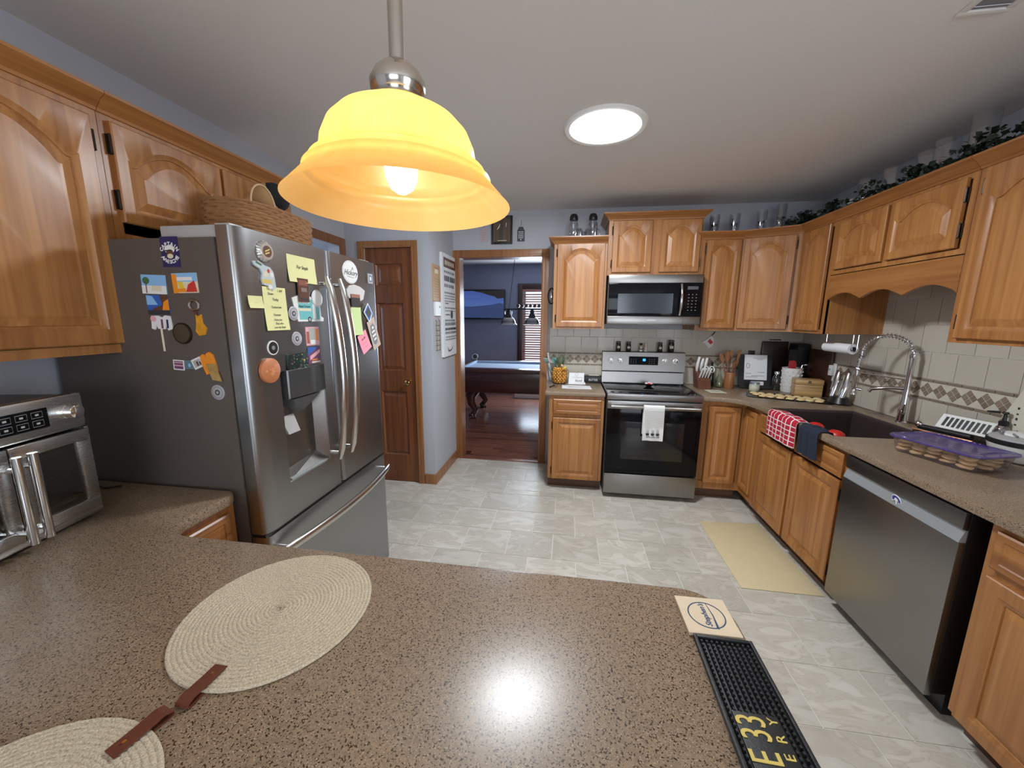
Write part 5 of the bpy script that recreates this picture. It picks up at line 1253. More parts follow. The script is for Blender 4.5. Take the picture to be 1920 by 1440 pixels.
for lab, bx_, tx_, mm, tl_ in (('pale grey-green scrub brush leaning left behind the pineapple', (-.13, 3.80), (-.205, 3.72), mat('sage_plastic', (.30, .36, .34), .5), .20), ('teal scrub brush leaning behind the pineapple crown', (-.09, 3.82), (-.125, 3.80), TEAL, .19)):
    b0 = Vector((bx_[0], bx_[1], CZ)); t0 = Vector((tx_[0], tx_[1], CZ+tl_)); g = G(); g.tube([b0, t0], .007, 8); d = (t0-b0).normalized()
    g.prism([(-.024, -.01), (.024, -.01), (.028, .045), (-.022, .05)], tuple(t0), X, d, -Y, .016, .004); u = solo('scrub_brush', g, mm, lab, 'brush', tuple(b0), 'brushes behind the pineapple')
g = G(); g.tube([(-.168, 3.84, CZ), (-.20, 3.82, CZ+.27)], .008, 10); g.sphere((-.20, 3.82, CZ+.275), .011); solo('white_handle_brush', g, WHITE, 'white-handled brush standing tallest left of the pineapple', 'brush', (-.17, 3.76, CZ))
# note stand
ns = thing('note_card', 'white curled note with handwriting propped beside the pineapple', 'note', (.10, 3.68, CZ))
NV = Vector((0, .35, .94))
rings = []
for t in range(9):
    f = t/8; zz = f*.105; yy = 3.655+.02*(f**2)+.02*(1-f)*-1.2*(1-f); wv = .075 if f > .15 else .082
    rings.append([(.018-.006*(1-f), yy, CZ+zz+.002), (.018+wv*1.9, yy, CZ+zz+.002), (.018+wv*1.9, yy+.0015, CZ+zz+.002), (.018-.006*(1-f), yy+.0015, CZ+zz+.002)])
g = G(); g.loft(rings); part('paper', g, PAPER, ns, ang=80)
text('handwriting', 'food', .034, (.105, 3.641, CZ+.036), X, Z, INK, ns, .0004, shear=.3); 
g = G(); g.tube([(.045+.012*i, 3.648, CZ+.066+.005*math.sin(i*2.1)) for i in range(10)], .0009, 4); part('scribble_line', g, INK, ns)
g = G(); g.tube([(.09+.016*math.cos(t), 3.662, CZ+.092+.013*math.sin(t)) for t in [2*PI*i/14 for i in range(14)]], .0007, 4, closed=True); part('doodle', g, GINK, ns)
# butter dish
bd = thing('butter_dish', 'black lidded butter box lettered BUTTER against the back tiles', 'butter dish', (.245, 3.78, CZ))
g = G(); g.box(.160, 3.74, CZ, .330, 3.83, CZ+.062, .004); part('box', g, BLACK, bd); g = G(); g.box(.156, 3.736, CZ+.063, .334, 3.834, CZ+.070, .003); part('lid', g, BLACK, bd)
text('lettering', 'BUTTER', .030, (.252, 3.7385, CZ+.031), X, Z, PAPER, bd, .0006, sx=.8)
g = G(); g.box(.21, 3.765, CZ+.070, .31, 3.80, CZ+.076, .002); solo('folded_paper', g, CREAM, 'pale folded slip lying on the butter box', 'paper', (.26, 3.78, CZ+.07))
# flat printed sheet
g = G(); g.prism([(-.045, 3.40), (.222, 3.40), (.212, 3.56), (-.048, 3.56)], (0, 0, CZ), X, Y, Z, .002); fs = solo('printed_sheet', g, PAPER, 'white printed sheet lying flat before the note and butter box', 'paper', (.09, 3.48, CZ), smooth=False)
g = G()
for k in range(5): g.prism([(.0+k*.03, 3.455), (.05+k*.03, 3.45+.01*k), (.06+k*.025, 3.49), (.02+k*.03, 3.51-.008*k)], (0, 0, CZ+.002), X, Y, Z, .0004+k*.00005)
g.xf(Matrix.Translation(-fs.location)); part('sketch', g, mat('light_grey_print', (.50, .48, .47), .8), fs, local=True, kind='stuff')
g = G(); g.tube([(-.155, 3.42, CZ+.006), (-.115, 3.52, CZ+.006)], .006, 8); solo('marker_pen', g, BLACK, 'short black marker lying left of the printed sheet', 'pen', (-.13, 3.47, CZ))
g = G(); g.tube([(-.108, 3.42, CZ+.005), (-.095, 3.52, CZ+.005)], .005, 8); solo('wood_peg', g, UTW, 'short brown peg lying between the marker and the printed sheet', 'peg', (-.10, 3.47, CZ))
# bowl with sweets on the cooktop
sw = thing('candy_dish', 'small black dish of pink wrapped sweets on the cooktop', 'dish', (.755, 3.62, .9242))
g = G(); g.lathe([(.022, 0), (.024, .004), (.050, .022), (.053, .026), (.050, .026), (.022, .008), (.001, .008)], (.755, 3.62), 24, z0=.9242); part('dish', g, BLACK, sw)
for k in range(8):
    a = 2*PI*k/7; r = .026 if k < 7 else 0; g = G(); g.sphere((.755+r*math.cos(a), 3.62+r*math.sin(a), .9242+.026+(.006 if k == 7 else 0)), .012, 8, 5, sx=1.1, sz=.7)
    solo('wrapped_sweet', g, (PINKP, PAPER, REDP)[k % 3], ('small pink', 'small white', 'small red')[k % 3]+' wrapped sweet in the black dish on the cooktop', 'sweet', (.755+r*math.cos(a), 3.62+r*math.sin(a), .9242+.022), ('pink', 'white', 'red')[k % 3]+' sweets in the black dish')
# jars and figurines on the range backguard
JZ = 1.2285
for lab, x, h, r in (('dark jar with a pale label on the range top, leftmost of the four', .487, .095, .023), ('dark jar with a pale label on the range top, second from the left', .583, .093, .023), ('dark jar with a pale label right of the two figurines', .878, .092, .022), ('tallest dark jar with a pale label at the right end of the range top', .978, .115, .029)):
    j = thing('seasoning_jar', lab, 'jar', (x, 3.828, JZ), 0, 'jars on the range backguard')
    g = G(); g.lathe([(r*.85, 0), (r, .006), (r, h*.68), (r*.8, h*.8), (r*.78, h*.84)], (x, 3.828), 20, z0=JZ); part('glass', g, mat('dark_spice_glass', (.018, .012, .010), .12, coat=.6), j)
    g = G(); g.lathe([(r*.88, h*.83), (r*.90, h*.98), (r*.8, h), (.001, h)], (x, 3.828), 20, z0=JZ); part('lid', g, DGREY, j)
    n_ = 8; g = G(); g.loft([[(x+(r+.0006)*math.sin(a), 3.828-(r+.0006)*math.cos(a), JZ+zz) for zz in (h*.30, h*.52)] for a in [-.6+1.2*i/n_ for i in range(n_+1)]], closed=False); part('label', g, CREAM, j)
for lab, x, mm in (('small chef salt shaker figurine with dark trim, left of the pair', .700, INK), ('small white chef pepper shaker figurine, right of the pair', .745, PINKP)):
    f = thing('chef_figurine', lab, 'figurine', (x, 3.825, JZ), 0, 'pair of chef figurines on the range')
    g = G(); g.lathe([(.016, 0), (.019, .01), (.018, .028), (.011, .042), (.009, .046)], (x, 3.825), 16, z0=JZ); part('body', g, WCER, f)
    g = G(); g.sphere((x, 3.825, JZ+.053), .011, sy=.95); part('head', g, mat('figurine_skin', (.75, .5, .38), .4), f)
    g = G(); g.lathe([(.010, .058), (.010, .064), (.015, .070), (.014, .078), (.006, .082), (.001, .082)], (x, 3.825), 14, z0=JZ); part('hat', g, WCER if mm is not INK else INK, f)
    g = G(); g.tube([(x-.018, 3.818, JZ+.03), (x-.010, 3.806, JZ+.022), (x+.010, 3.806, JZ+.022), (x+.018, 3.818, JZ+.03)], .004, 6); part('arms', g, mm, f)

# ------------------------------------------------------------------ things on top of the cabinets
TZ = 2.25
def mason(x, y, z, label, cap):
    j = thing('mason_jar', label, 'jar', (x, y, z), 0, 'mason jars on the left wall cabinet')
    h = .225 if cap else .17; g = G(); g.lathe([(.036, 0), (.040, .006), (.040, h*.85), (.032, h*.94), (.030, h)], (x, y), 22, z0=z); part('glass', g, GLASS, j)
    if cap:
        g = G(); g.lathe([(.036, h-.004), (.038, h+.004), (.036, h+.03), (.026, h+.048), (.010, h+.054), (.001, h+.054)], (x, y), 20, z0=z); part('dark_cap', g, BLACK, j)
    g = G(); g.tube([(x+.02, y-.035, z+.02), (x+.02, y-.035, z+h*.75)], .0015, 5); g.tube([(x+.040, y, z+.08), (x+.062, y, z+.09), (x+.062, y, z+.135), (x+.040, y, z+.145)], .005, 7); part('glass_handle', g, GLASS, j)
mason(.012, 3.66, 2.19, 'tall glass mug jar with black cap on the left wall cabinet, left one', True)
mason(.062, 3.76, 2.19, 'open glass mug beside the left black-capped jar', False)
mason(.150, 3.78, 2.19, 'open glass mug beside the right black-capped jar', False)
mason(.183, 3.66, 2.19, 'tall glass mug jar with black cap on the left wall cabinet, right one', True)
def glassholder(x, y, z, h, label, group, r=.042):
    j = thing('candle_glass', label, 'candle glass', (x, y, z), 0, group)
    g = G(); g.lathe([(r*.62, 0), (r*.7, .005), (r*.9, h*.5), (r, h)], (x, y), 20, z0=z, cap=False); part('glass', g, GLASS, j)
    g = G(); g.lathe([(.020, h*.58), (.026, h*.64), (.026, h*.66), (.001, h*.66)], (x, y), 14, z0=z); part('candle_cup', g, mat('dark_metal_cup', (.05, .045, .05), .25, .8), j)
    g = G(); g.tube([(x-.012, y-.012, z+.01), (x-.010, y-.012, z+h*.6)], .0035, 6); part('stem', g, CHROME, j)
for i, x in enumerate((1.222, 1.385, 1.598, 1.745)):
    glassholder(x, 3.70, 2.207, (.225, .23, .25, .295)[i], ['flared candle glass nearest the tall microwave cabinet', 'flared candle glass second from the microwave cabinet', 'taller candle glass over the angled corner cabinet, left one', 'taller candle glass over the angled corner cabinet, right one'][i], 'candle glasses above the back cabinets')
for i, (y, h) in enumerate(((3.05, .27), (2.84, .26), (2.60, .26), (2.50, .28), (2.32, .33))):
    glassholder(1.95, y, 2.207, h, ['clear hurricane glass above the sink cabinet end nearest the corner', 'clear hurricane glass in the ivy over the left sink door', 'clear hurricane glass in the ivy over the right sink door, left one', 'clear hurricane glass in the ivy over the right sink door, right one', 'tallest hurricane glass in the ivy, nearest the big right cabinet'][i], 'hurricane glasses in the garland', .05)
# ivy garland
gd = thing('ivy_garland', 'dark ivy garland running along the tops of the right cabinets', 'garland', (1.90, 2.8, 2.207))
path = [Vector((1.30, 3.66, 2.215)), Vector((1.58, 3.64, 2.22)), Vector((1.75, 3.60, 2.225)), Vector((1.84, 3.45, 2.23)), Vector((1.87, 3.1, 2.23)), Vector((1.85, 2.7, 2.23)), Vector((1.86, 2.3, 2.24)), Vector((1.86, 1.9, 2.245)), Vector((1.86, 1.5, 2.25))]
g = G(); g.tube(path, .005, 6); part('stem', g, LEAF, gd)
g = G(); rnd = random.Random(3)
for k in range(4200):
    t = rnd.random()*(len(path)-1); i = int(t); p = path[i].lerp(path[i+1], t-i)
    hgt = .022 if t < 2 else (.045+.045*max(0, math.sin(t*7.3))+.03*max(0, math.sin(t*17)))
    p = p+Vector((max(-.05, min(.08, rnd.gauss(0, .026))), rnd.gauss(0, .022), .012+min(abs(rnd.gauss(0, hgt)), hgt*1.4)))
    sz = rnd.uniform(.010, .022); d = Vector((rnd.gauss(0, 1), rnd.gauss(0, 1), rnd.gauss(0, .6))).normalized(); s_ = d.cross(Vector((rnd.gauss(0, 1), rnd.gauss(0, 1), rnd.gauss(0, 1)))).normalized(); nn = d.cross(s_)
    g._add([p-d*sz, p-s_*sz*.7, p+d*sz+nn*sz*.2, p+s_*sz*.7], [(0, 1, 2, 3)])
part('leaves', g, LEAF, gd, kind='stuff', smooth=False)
for lab, y, z in (('small pale flower cluster in the ivy near the corner', 3.22, 2.275), ('small pale flower cluster in the ivy over the sink', 2.98, 2.31)):
    g = G()
    for k in range(7): g.sphere((1.83+.018*math.cos(k*1.3), y+.02*math.sin(k*2.1), z+.008*(k % 3)), .013, 7, 5, sz=.6)
    solo('silk_flower', g, mat('pale_silk', (.42, .42, .40), .8), lab, 'flower', (1.83, y, z-.01), 'pale flowers in the garland')

# ------------------------------------------------------------------ basket on the refrigerator
bk = thing('wicker_basket', 'long brown wicker basket on top of the refrigerator', 'basket', (-1.36, 1.47, 1.84))
BX0, BX1, BY0, BY1, BZ0, BZ1 = -1.42, -1.19, 1.31, 1.75, 1.851, 1.972
for r in range(11):
    z = BZ0+.006+r*(BZ1-BZ0-.008)/10; k = 1+.03*r/10; P_ = []
    cx, cy = (BX0+BX1)/2, (BY0+BY1)/2
    for i in range(60):
        ca, sa = math.cos(2*PI*i/60), math.sin(2*PI*i/60); P_.append(((BX1-BX0)/2*k*math.copysign(abs(ca)**.72, ca), (BY1-BY0)/2*k*math.copysign(abs(sa)**.72, sa)))
    # resample along the loop and wobble between the stakes
    Q = []
    for i in range(len(P_)):
        a, b = Vector(P_[i]), Vector(P_[(i+1) % len(P_)]); n_ = max(1, int((b-a).length/.012))
        for q in range(n_): Q.append(a.lerp(b, q/n_))
    W2 = []
    for i, q in enumerate(Q):
        s_ = .003*math.sin(i*PI/2+(PI if r % 2 else 0)); dd = q.normalized(); W2.append((cx+q.x+dd.x*s_, cy+q.y+dd.y*s_, z))
    g = G(); g.tube(W2, .0068, 6, closed=True); part('weave_row', g, WICK, bk)
g = G(); g.lathe([(1, 0), (1, .008)], ((BX0+BX1)/2, (BY0+BY1)/2), 30, z0=BZ0, sx=.095, sy=.205); part('base', g, WICK, bk)
g = G(); g.tube([(BX1-.012, 1.36+.12*(.5-.5*math.cos(PI*i/14)), BZ1+.075*math.sin(PI*i/14)) for i in range(15)], .0035, 8); part('loop_handle', g, mat('pale_cane', (.55, .36, .18), .6), bk)
ht = thing('straw_hat', 'tan rounded hat with a black top stuffed in the wicker basket', 'hat', (-1.33, 1.60, 1.93))
g = G(); g.sphere((-1.33, 1.585, 1.965), .085, 22, 12, sx=.85, sz=.62); part('tan_body', g, mat('tan_felt', (.33, .18, .07), .9), ht); g = G(); g.sphere((-1.34, 1.655, 2.075), .060, 20, 12, sx=.9, sy=1.15, sz=1.0); part('black_top', g, mat('black_felt', (.008, .008, .009), .95), ht)
g = G(); g.sphere((-1.36, 1.635, 2.06), .068, 18, 10, sx=.8, sy=1.1); part('tan_side', g, mat('tan_felt2', (.36, .21, .09), .9), ht)

# ------------------------------------------------------------------ magnets: refrigerator side (faces the camera)
SN, SU = Vector((0, -1, 0)), X
SYY = FY0-.0003
def card(name, label, cat, O, U, V, N, poly, t, m, arts=(), group=None):
    """flat plate with printed shapes: arts = [(polygon, material), ...] in the same u,v"""
    O = Vector(O); N = Vector(N)
    th = thing(name, label, cat, tuple(O), 0, group)
    g = G(); g.prism(poly, O, U, V, N, t); part('plate', g, m, th, smooth=False)
    mats = []; g = G()
    for k, (pl_, mm) in enumerate(arts):
        if mm not in mats: mats.append(mm)
        g.mi = mats.index(mm); g.prism(pl_, O+N*(t-.0001+.00006*k), U, V, N, .0003)
    if arts: part('print', g, mats, th, kind='stuff', smooth=False)
    else: g.bm.free()
    return th
def rect(a, b, c, d): return [(a, b), (c, b), (c, d), (a, d)]
def ell(cx, cy, rx, ry, n=16): return [(cx+rx*math.cos(2*PI*i/n), cy+ry*math.sin(2*PI*i/n)) for i in range(n)]
def scard(name, label, cat, cx, cz, w_, h_, m, arts=(), rot=0, t=.002, group=None, poly=None):
    a = math.radians(rot); U = Vector((math.cos(a), 0, math.sin(a))); V = Vector((-math.sin(a), 0, math.cos(a)))
    return card(name, label, cat, (cx, SYY, cz), U, V, SN, poly or rect(-w_/2, -h_/2, w_/2, h_/2), t, m, arts, group)
mg = 'flat magnets on the refrigerator side'
c_ = scard('picture_magnet', 'navy magnet lettered CAPTAIN AWESOME at the top of the refrigerator side', 'magnet', -1.336, 1.756, .068, .098, NAVY, [(ell(0, .008, .020, .014), WHITE), (ell(0, -.004, .014, .012), BROWNP), (ell(.0, -.014, .012, .008), SAND), (rect(-.018, .002, .010, .006), INK)], group=mg)
def arc_text(parent, s, c, rad, a0, a1, size, m, U, V, N, inward=False):
    for i, chx in enumerate(s):
        a = math.radians(a0+(a1-a0)*i/(len(s)-1)); p = Vector(c)+U*(rad*math.cos(a))+V*(rad*math.sin(a))
        up = U*math.cos(a)+V*math.sin(a); up = -up if inward else up; rt = up.cross(N)
        text('letter', chx, size, p, rt, up, m, parent, .0004, font_bold=.0006)
arc_text(c_, 'CAPTAIN', (-1.336, SYY-.0025, 1.747), .034, 150, 30, .017, WHITE, X, Z, SN)
arc_text(c_, 'AWESOME', (-1.336, SYY-.0025, 1.757), .034, 215, 325, .017, WHITE, X, Z, SN, True)
scard('picture_magnet', 'beach scene magnet with palm, left of the orange chairs magnet', 'magnet', -1.419, 1.650, .098, .064, SKY, [(rect(-.049, -.032, .049, -.004), WHITE), (rect(-.010, -.022, .030, -.004), SAND), (ell(-.030, .012, .014, .012), GREEN), (rect(-.033, -.03, -.029, .01), BROWNP)], -2, group=mg)
scard('picture_magnet', 'orange and yellow beach chairs magnet on the refrigerator side', 'magnet', -1.294, 1.654, .098, .066, SAND, [(rect(-.049, .004, .049, .033), SKY), (rect(-.030, .008, .030, .020), WHITE), (rect(-.049, -.033, -.030, .030), ORANGE), ([(-.02, -.03), (.0, -.03), (-.01, .005), (-.03, .005)], YEL), ([(.0, -.03), (.045, -.03), (.038, .008), (.012, -.005)], REDP), (rect(-.035, -.030, .0, -.018), ORANGE)], 1, group=mg)
scard('picture_magnet', 'sunset rock arch magnet below the beach scene magnet', 'magnet', -1.414, 1.581, .088, .066, BLUE, [([(-.044, .0), (.0, .0), (-.02, .03), (-.044, .033)], SKY), ([(-.044, -.033), (.044, -.033), (.044, .033), (.010, .033), (.018, .0), (-.02, -.012)], BROWNP), ([(.015, -.02), (.044, -.02), (.044, .02), (.024, .01)], ORANGE), (rect(-.044, -.033, .044, -.018), INK)], 0, group=mg)
th = scard('letter_magnet', 'white cut-out letters magnet with a wooden stick hanging below it', 'magnet', -1.408, 1.520, .086, .05, WHITE, [(ell(-.032, .012, .012, .010), PINKP), (rect(-.002, -.02, .006, .012), PURPP), (rect(.020, -.018, .028, .012), NAVY)], -2, t=.004, poly=[(-.043, -.022), (-.030, -.026), (-.022, -.008), (-.016, -.022), (.012, -.022), (.016, -.006), (.024, -.026), (.042, -.020), (.036, .024), (.016, .026), (.004, .018), (-.012, .024), (-.040, .022)])
g = G(); g.box(-1.4165, SYY-.005, 1.42, -1.4105, SYY-.001, 1.50, .001); part('wooden_stick', g, SAND, th)
disc('round_magnet', 'large dull bronze round medallion on the refrigerator side', 'magnet', (-1.331, SYY, 1.484), .037, SN, X, [BRONZE, mat('worn_bronze', (.11, .085, .055), .5, .6)], t=.006, rings=((1, 0), (.86, 1)))
th = thing('guitar_magnet', 'guitar-shaped bottle opener magnet right of the picture magnets', 'magnet', (-1.262, SYY, 1.53))
g = G(); g.tube([(-1.268+.019*math.cos(2*PI*i/20), SYY-.004, 1.580+.016*math.sin(2*PI*i/20)) for i in range(20)], .004, 8, closed=True); part('opener_ring', g, NICKEL, th)
g = G(); g.prism([(-.005, 0), (.004, 0), (.010, .055), (.0, .058)], (-1.262, SYY, 1.508), -X, Z, -SN*-1, .005); part('neck', g, BROWNP, th)
g = G(); g.prism([(-.014, .03), (-.004, .022), (.006, .030), (.008, .0), (.022, -.018), (.012, -.040), (-.010, -.044), (-.022, -.028), (-.016, -.004)], (-1.252, SYY, 1.520), X, Z, SN, .006, .001); part('guitar_body', g, mat('sunburst_orange', (.75, .30, .02), .2, coat=.6, noise=(40, .5)), th)
scard('picture_magnet', 'small white-framed striped magnet, left of the row of three', 'magnet', -1.366, 1.372, .044, .036, WHITE, [(rect(-.018, -.014, .018, .014), PURPP), (rect(-.018, -.004, .018, .0), PINKP), (rect(-.018, .007, .018, .010), PINKP)], -3, group=mg)
scard('picture_magnet', 'small grey-blue magnet in the middle of the row of three', 'magnet', -1.322, 1.374, .038, .030, mat('slate_print', (.13, .19, .22), .5), [(ell(0, -.002, .005, .007), SKY)], 0, group=mg)
scard('picture_magnet', 'small tilted white-framed photo magnet beside the orange sandals', 'magnet', -1.287, 1.381, .042, .036, WHITE, [(rect(-.015, -.012, .015, .012), mat('soft_photo', (.45, .42, .40), .4)), (rect(-.004, -.010, .004, .006), BROWNP), (rect(.008, -.010, .013, .002), INK)], 22, t=.003, group=mg)
th = thing('sandal_magnet', 'orange sandal-shaped bottle magnet at the end of the row of three', 'magnet', (-1.235, SYY, 1.37))
for k, dx in enumerate((-.012, .014)):
    g = G(); g.prism([(-.010, -.03), (.010, -.03), (.013, .0), (.014, .030), (.004, .042), (-.010, .038), (-.014, .012)], (-1.240+dx, SYY, 1.372+k*.008), Vector((.96, 0, .28)), Vector((-.28, 0, .96)), SN, .006+k*.002, .001); part('sole', g, ORANGE, th)
g = G(); g.prism([(-.016, -.032), (.016, -.036), (.018, .03), (-.016, .028)], (-1.222, SYY-.004, 1.353), X, Vector((-.3, 0, .95)), SN, .006, .001); part('bottle_shape', g, mat('amber_resin', (.42, .26, .08), .15, coat=.7, noise=(80, .5)), th)
def ringmag(label, c, N, U, r=.028, grp='grey and white round crest magnets'):
    return disc('round_magnet', label, 'magnet', c, r, N, U, [mat('crest_grey', (.42, .40, .42), .4), GINK, INK], t=.002, rings=((1, 0), (.78, 1), (.70, 0), (.36, 2), (.20, 0)), group=grp)
ringmag('round grey crest magnet lowest on the refrigerator side', (-1.222, SYY, 1.278), SN, X, .027)

# ------------------------------------------------------------------ magnets: refrigerator front
FN = X; FU = Y
FXX = FX+.0004
def fcard(name, label, cat, cy, cz, w_, h_, m, arts=(), rot=0, t=.002, group=None, poly=None, dx=0):
    a = math.radians(rot); U = Vector((0, math.cos(a), math.sin(a))); V = Vector((0, -math.sin(a), math.cos(a)))
    return card(name, label, cat, (FXX+dx, cy, cz), U, V, FN, poly or rect(-w_/2, -h_/2, w_/2, h_/2), t, m, arts, group)
th = thing('bottle_cap_magnet', 'round silver crown bottle-cap magnet at the top left of the fridge front', 'magnet', (FX, 1.267, 1.773))
g = G(); n_ = 42; r0 = .036
g.loft([[(FXX+x, 1.267+r0*k*(1+(.05*math.cos(21*a) if w_ else 0))*math.cos(a), 1.773+r0*k*(1+(.05*math.cos(21*a) if w_ else 0))*math.sin(a)) for a in [2*PI*i/84 for i in range(84)]] for x, k, w_ in ((0, 1.0, 1), (.004, .98, 1), (.012, .84, 0), (.014, .78, 0))]); part('cap', g, mat('cap_silver', (.72, .70, .66), .25, .7), th)
g = G(); g.prism(ell(0, 0, .020, .020, 20), (FXX+.014, 1.267, 1.773), Y, Z, X, .0006); part('emblem', g, BROWNP, th); g = G(); g.prism([(-.012, -.004), (.010, .006), (.012, .011), (-.010, .002)], (FXX+.0146, 1.267, 1.773), Y, Z, X, .0004); g.prism([(-.010, -.012), (.010, -.004), (.008, .0), (-.012, -.008)], (FXX+.0146, 1.267, 1.773), Y, Z, X, .0004); part('gold_bars', g, GOLDP, th, kind='stuff')
fcard('state_magnet', 'white state-shaped magnet with small pictures and gold banner under the bottle cap', 'magnet', 1.262, 1.690, .11, .09, mat('pale_blue_enamel', (.55, .62, .64), .3), [(ell(-.002, .004, .012, .010), SAND), (ell(.010, .016, .006, .007), REDP), (ell(.024, .004, .008, .010), WHITE), (rect(-.024, -.028, .022, -.014), GOLDP), ([(-.045, .038), (-.02, .030), (-.018, .036), (-.042, .045)], GREEN), (ell(.012, -.040, .010, .008), WHITE)], 0, t=.006, poly=[(-.055, .042), (-.030, .046), (-.005, .034), (.020, .030), (.034, .014), (.038, -.010), (.040, -.040), (.026, -.052), (.010, -.038), (-.018, -.034), (-.024, -.014), (-.018, .006), (-.026, .020), (-.050, .030)])
def note(label, cy, cz, w_, h_, lines, m=YNOTE, rot=0, size=.016, dx=0, cat='note', align='CENTER'):
    th = thing('sticky_note' if m in (YNOTE, PINKN) else 'paper_note', label, cat, (FXX+dx, cy, cz)); a = math.radians(rot)
    U = Vector((0, math.cos(a), math.sin(a))); V = Vector((0, -math.sin(a), math.cos(a)))
    rings = []
    for k in range(7):
        v = h_/2-h_*k/6; lift = .0006+.006*(k/6)**3
        rings.append([tuple(Vector((FXX+dx+lift, cy, cz))+U*u+V*v+X*e) for u, e in ((-w_/2, 0), (w_/2, .002*(k/6)), (w_/2, .002*(k/6)+.0006), (-w_/2, .0006))])
    g = G(); g.loft(rings); part('paper', g, m, th, ang=60)
    for (s_, u, v, sz) in lines:
        f = (h_/2-v)/h_; p = Vector((FXX+dx+.0022+.006*f**3+.002*f, cy, cz))+U*u+V*v; text('handwriting', s_, sz, p, U, V, INK if m != PINKN else BROWNP, th, .0003, shear=.25, sx=.85)
    return th
note('wide yellow note with faint writing at the top of the left door', 1.458, 1.732, .165, .104, [('For Steph', 0, .008, .020)])
note('tall yellow note with handwritten lines on the left door', 1.296, 1.572, .112, .158, [('1 AM', .025, .066, .013), ('Dawn -', -.018, .054, .013), ('Today', 0, .034, .014), ('Tomorrow', 0, .006, .013), ('Forever', 0, -.022, .013), ('I love you', .0, -.040, .012), ('That who', .004, -.054, .012), ('Love the Steph', .004, -.068, .011)])
note('small curled yellow note left of the tall handwritten note', 1.205, 1.594, .062, .042, [('. . .', 0, 0, .010)])
fcard('picture_magnet', 'dark brown photo magnet holding the wide yellow note', 'magnet', 1.449, 1.650, .062, .094, BROWNP, [(rect(-.026, .020, .026, .040), mat('reddish_photo', (.30, .12, .09), .2)), (rect(-.014, -.006, .018, .010), mat('warm_grey_photo', (.28, .22, .20), .2)), (rect(-.020, -.040, .024, -.030), INK)], 0, t=.004, dx=.004)
cp = fcard('camper_magnet', 'teal and white camper van magnet on the left door', 'magnet', 1.475, 1.572, .20, .11, WHITE, [([(-.055, -.040), (.070, -.040), (.072, .010), (.050, .042), (-.060, .042)], TEAL), (rect(-.060, -.005, .018, .006), SAND), (rect(-.060, .026, .010, .042), WHITE), (rect(.028, -.038, .048, .026), WHITE), (ell(.005, -.040, .012, .012), INK), (ell(.005, -.040, .007, .007), LGREY), ([(.055, .0), (.068, .0), (.062, .025), (.053, .026)], SKY)], 0, t=.002, poly=[(-.065, -.048), (.095, -.048), (.098, -.034), (.082, -.026), (.080, .014), (.056, .050), (-.040, .062), (-.090, .045), (-.080, .0)])
text('camper_lettering', 'Happy Camper', .013, (FXX+.0036, 1.452, 1.586), Y, Z, INK, cp, .0003, shear=.3, sx=.9)
ringmag('round grey crest magnet overlapping the camper magnet', (FXX+.003, 1.383, 1.556), X, Y)
ringmag('round grey crest magnet below the camper magnet', (FXX, 1.393, 1.456), X, Y)
disc('round_magnet', 'small round white scripted magnet beside the camper and the door handle', 'magnet', (FXX+.003, 1.535, 1.622), .036, X, Y, [WHITE, GINK], t=.002, rings=((1, 0), (.92, 1), (.89, 0)), group='round white scripted magnets')
big = disc('round_magnet', 'large round white scripted magnet on the right door', 'magnet', (FXX, 1.812, 1.763), .068, X, Y, [WHITE, GINK], t=.002, sy=.82, rings=((1, 0), (.93, 1), (.915, 0)), group='round white scripted magnets')
o = text('script', 'Hickory', .036, (FXX+.0035, 1.812, 1.760), Y, Z, INK, None, .0004, shear=.35); o.data.transform(Matrix.Translation(-big.location)); o.parent = big
g = G(); g.tube([(FXX+.0035, 1.822, 1.775), (FXX+.0035, 1.829, 1.790), (FXX+.0035, 1.834, 1.775)], .0009, 4); g.tube([(FXX+.0035, 1.780, 1.742), (FXX+.0035, 1.84, 1.738)], .0007, 4); g.xf(Matrix.Translation(-big.location)); part('leaf_mark', g, INK, big, local=True, kind='stuff')
fcard('picture_magnet', 'garden party photo magnet, the upper of two beside the door handle', 'magnet', 1.488, 1.462, .082, .078, PINKP, [(rect(-.022, -.035, .018, .035), LGREY), (rect(-.038, -.030, -.022, .02), mat('warm_red_photo', (.42, .12, .07), .2)), (rect(.020, -.02, .036, .03), ORANGE), (rect(-.016, -.034, .014, -.016), WHITE)], 0, t=.003)
fcard('picture_magnet', 'blue-sky building photo magnet, the lower of two beside the door handle', 'magnet', 1.490, 1.380, .082, .070, PURPP, [([(-.041, .035), (-.041, .005), (.0, .022), (.02, .035)], BLUE), ([(-.03, -.02), (.036, .010), (.036, .024), (-.03, -.002)], PINKP), (rect(-.02, -.033, .036, -.026), SAND), (rect(-.018, -.022, .02, -.016), ORANGE)], 0, t=.003)
disc('round_magnet', 'oval dark photo magnet with white rim above the terracotta magnet', 'magnet', (FXX, 1.262, 1.429), .027, X, Y, [WHITE, mat('dark_photo', (.03, .03, .025), .2), GINK], t=.003, rings=((1, 0), (.84, 1), (.3, 2)))
th = thing('terracotta_magnet', 'round orange terracotta relief magnet low on the left door', 'magnet', (FX, 1.232, 1.348))
g = G(); g.tube([(FXX, 1.232, 1.348), (FXX+.010, 1.232, 1.348), (FXX+.016, 1.232, 1.348)], [.046, .046, .038], 30); part('disc', g, mat('terracotta', (.52, .18, .07), .5), th)
rnd = random.Random(9)
g = G()
for k in range(16): a = rnd.random()*6.28; r = rnd.random()*.030; g.sphere((FXX+.016, 1.232+r*math.cos(a), 1.348+r*math.sin(a)), rnd.uniform(.004, .010), 7, 5, sx=.5)
part('relief', g, mat('terracotta_light', (.62, .24, .10), .45), th, kind='stuff')
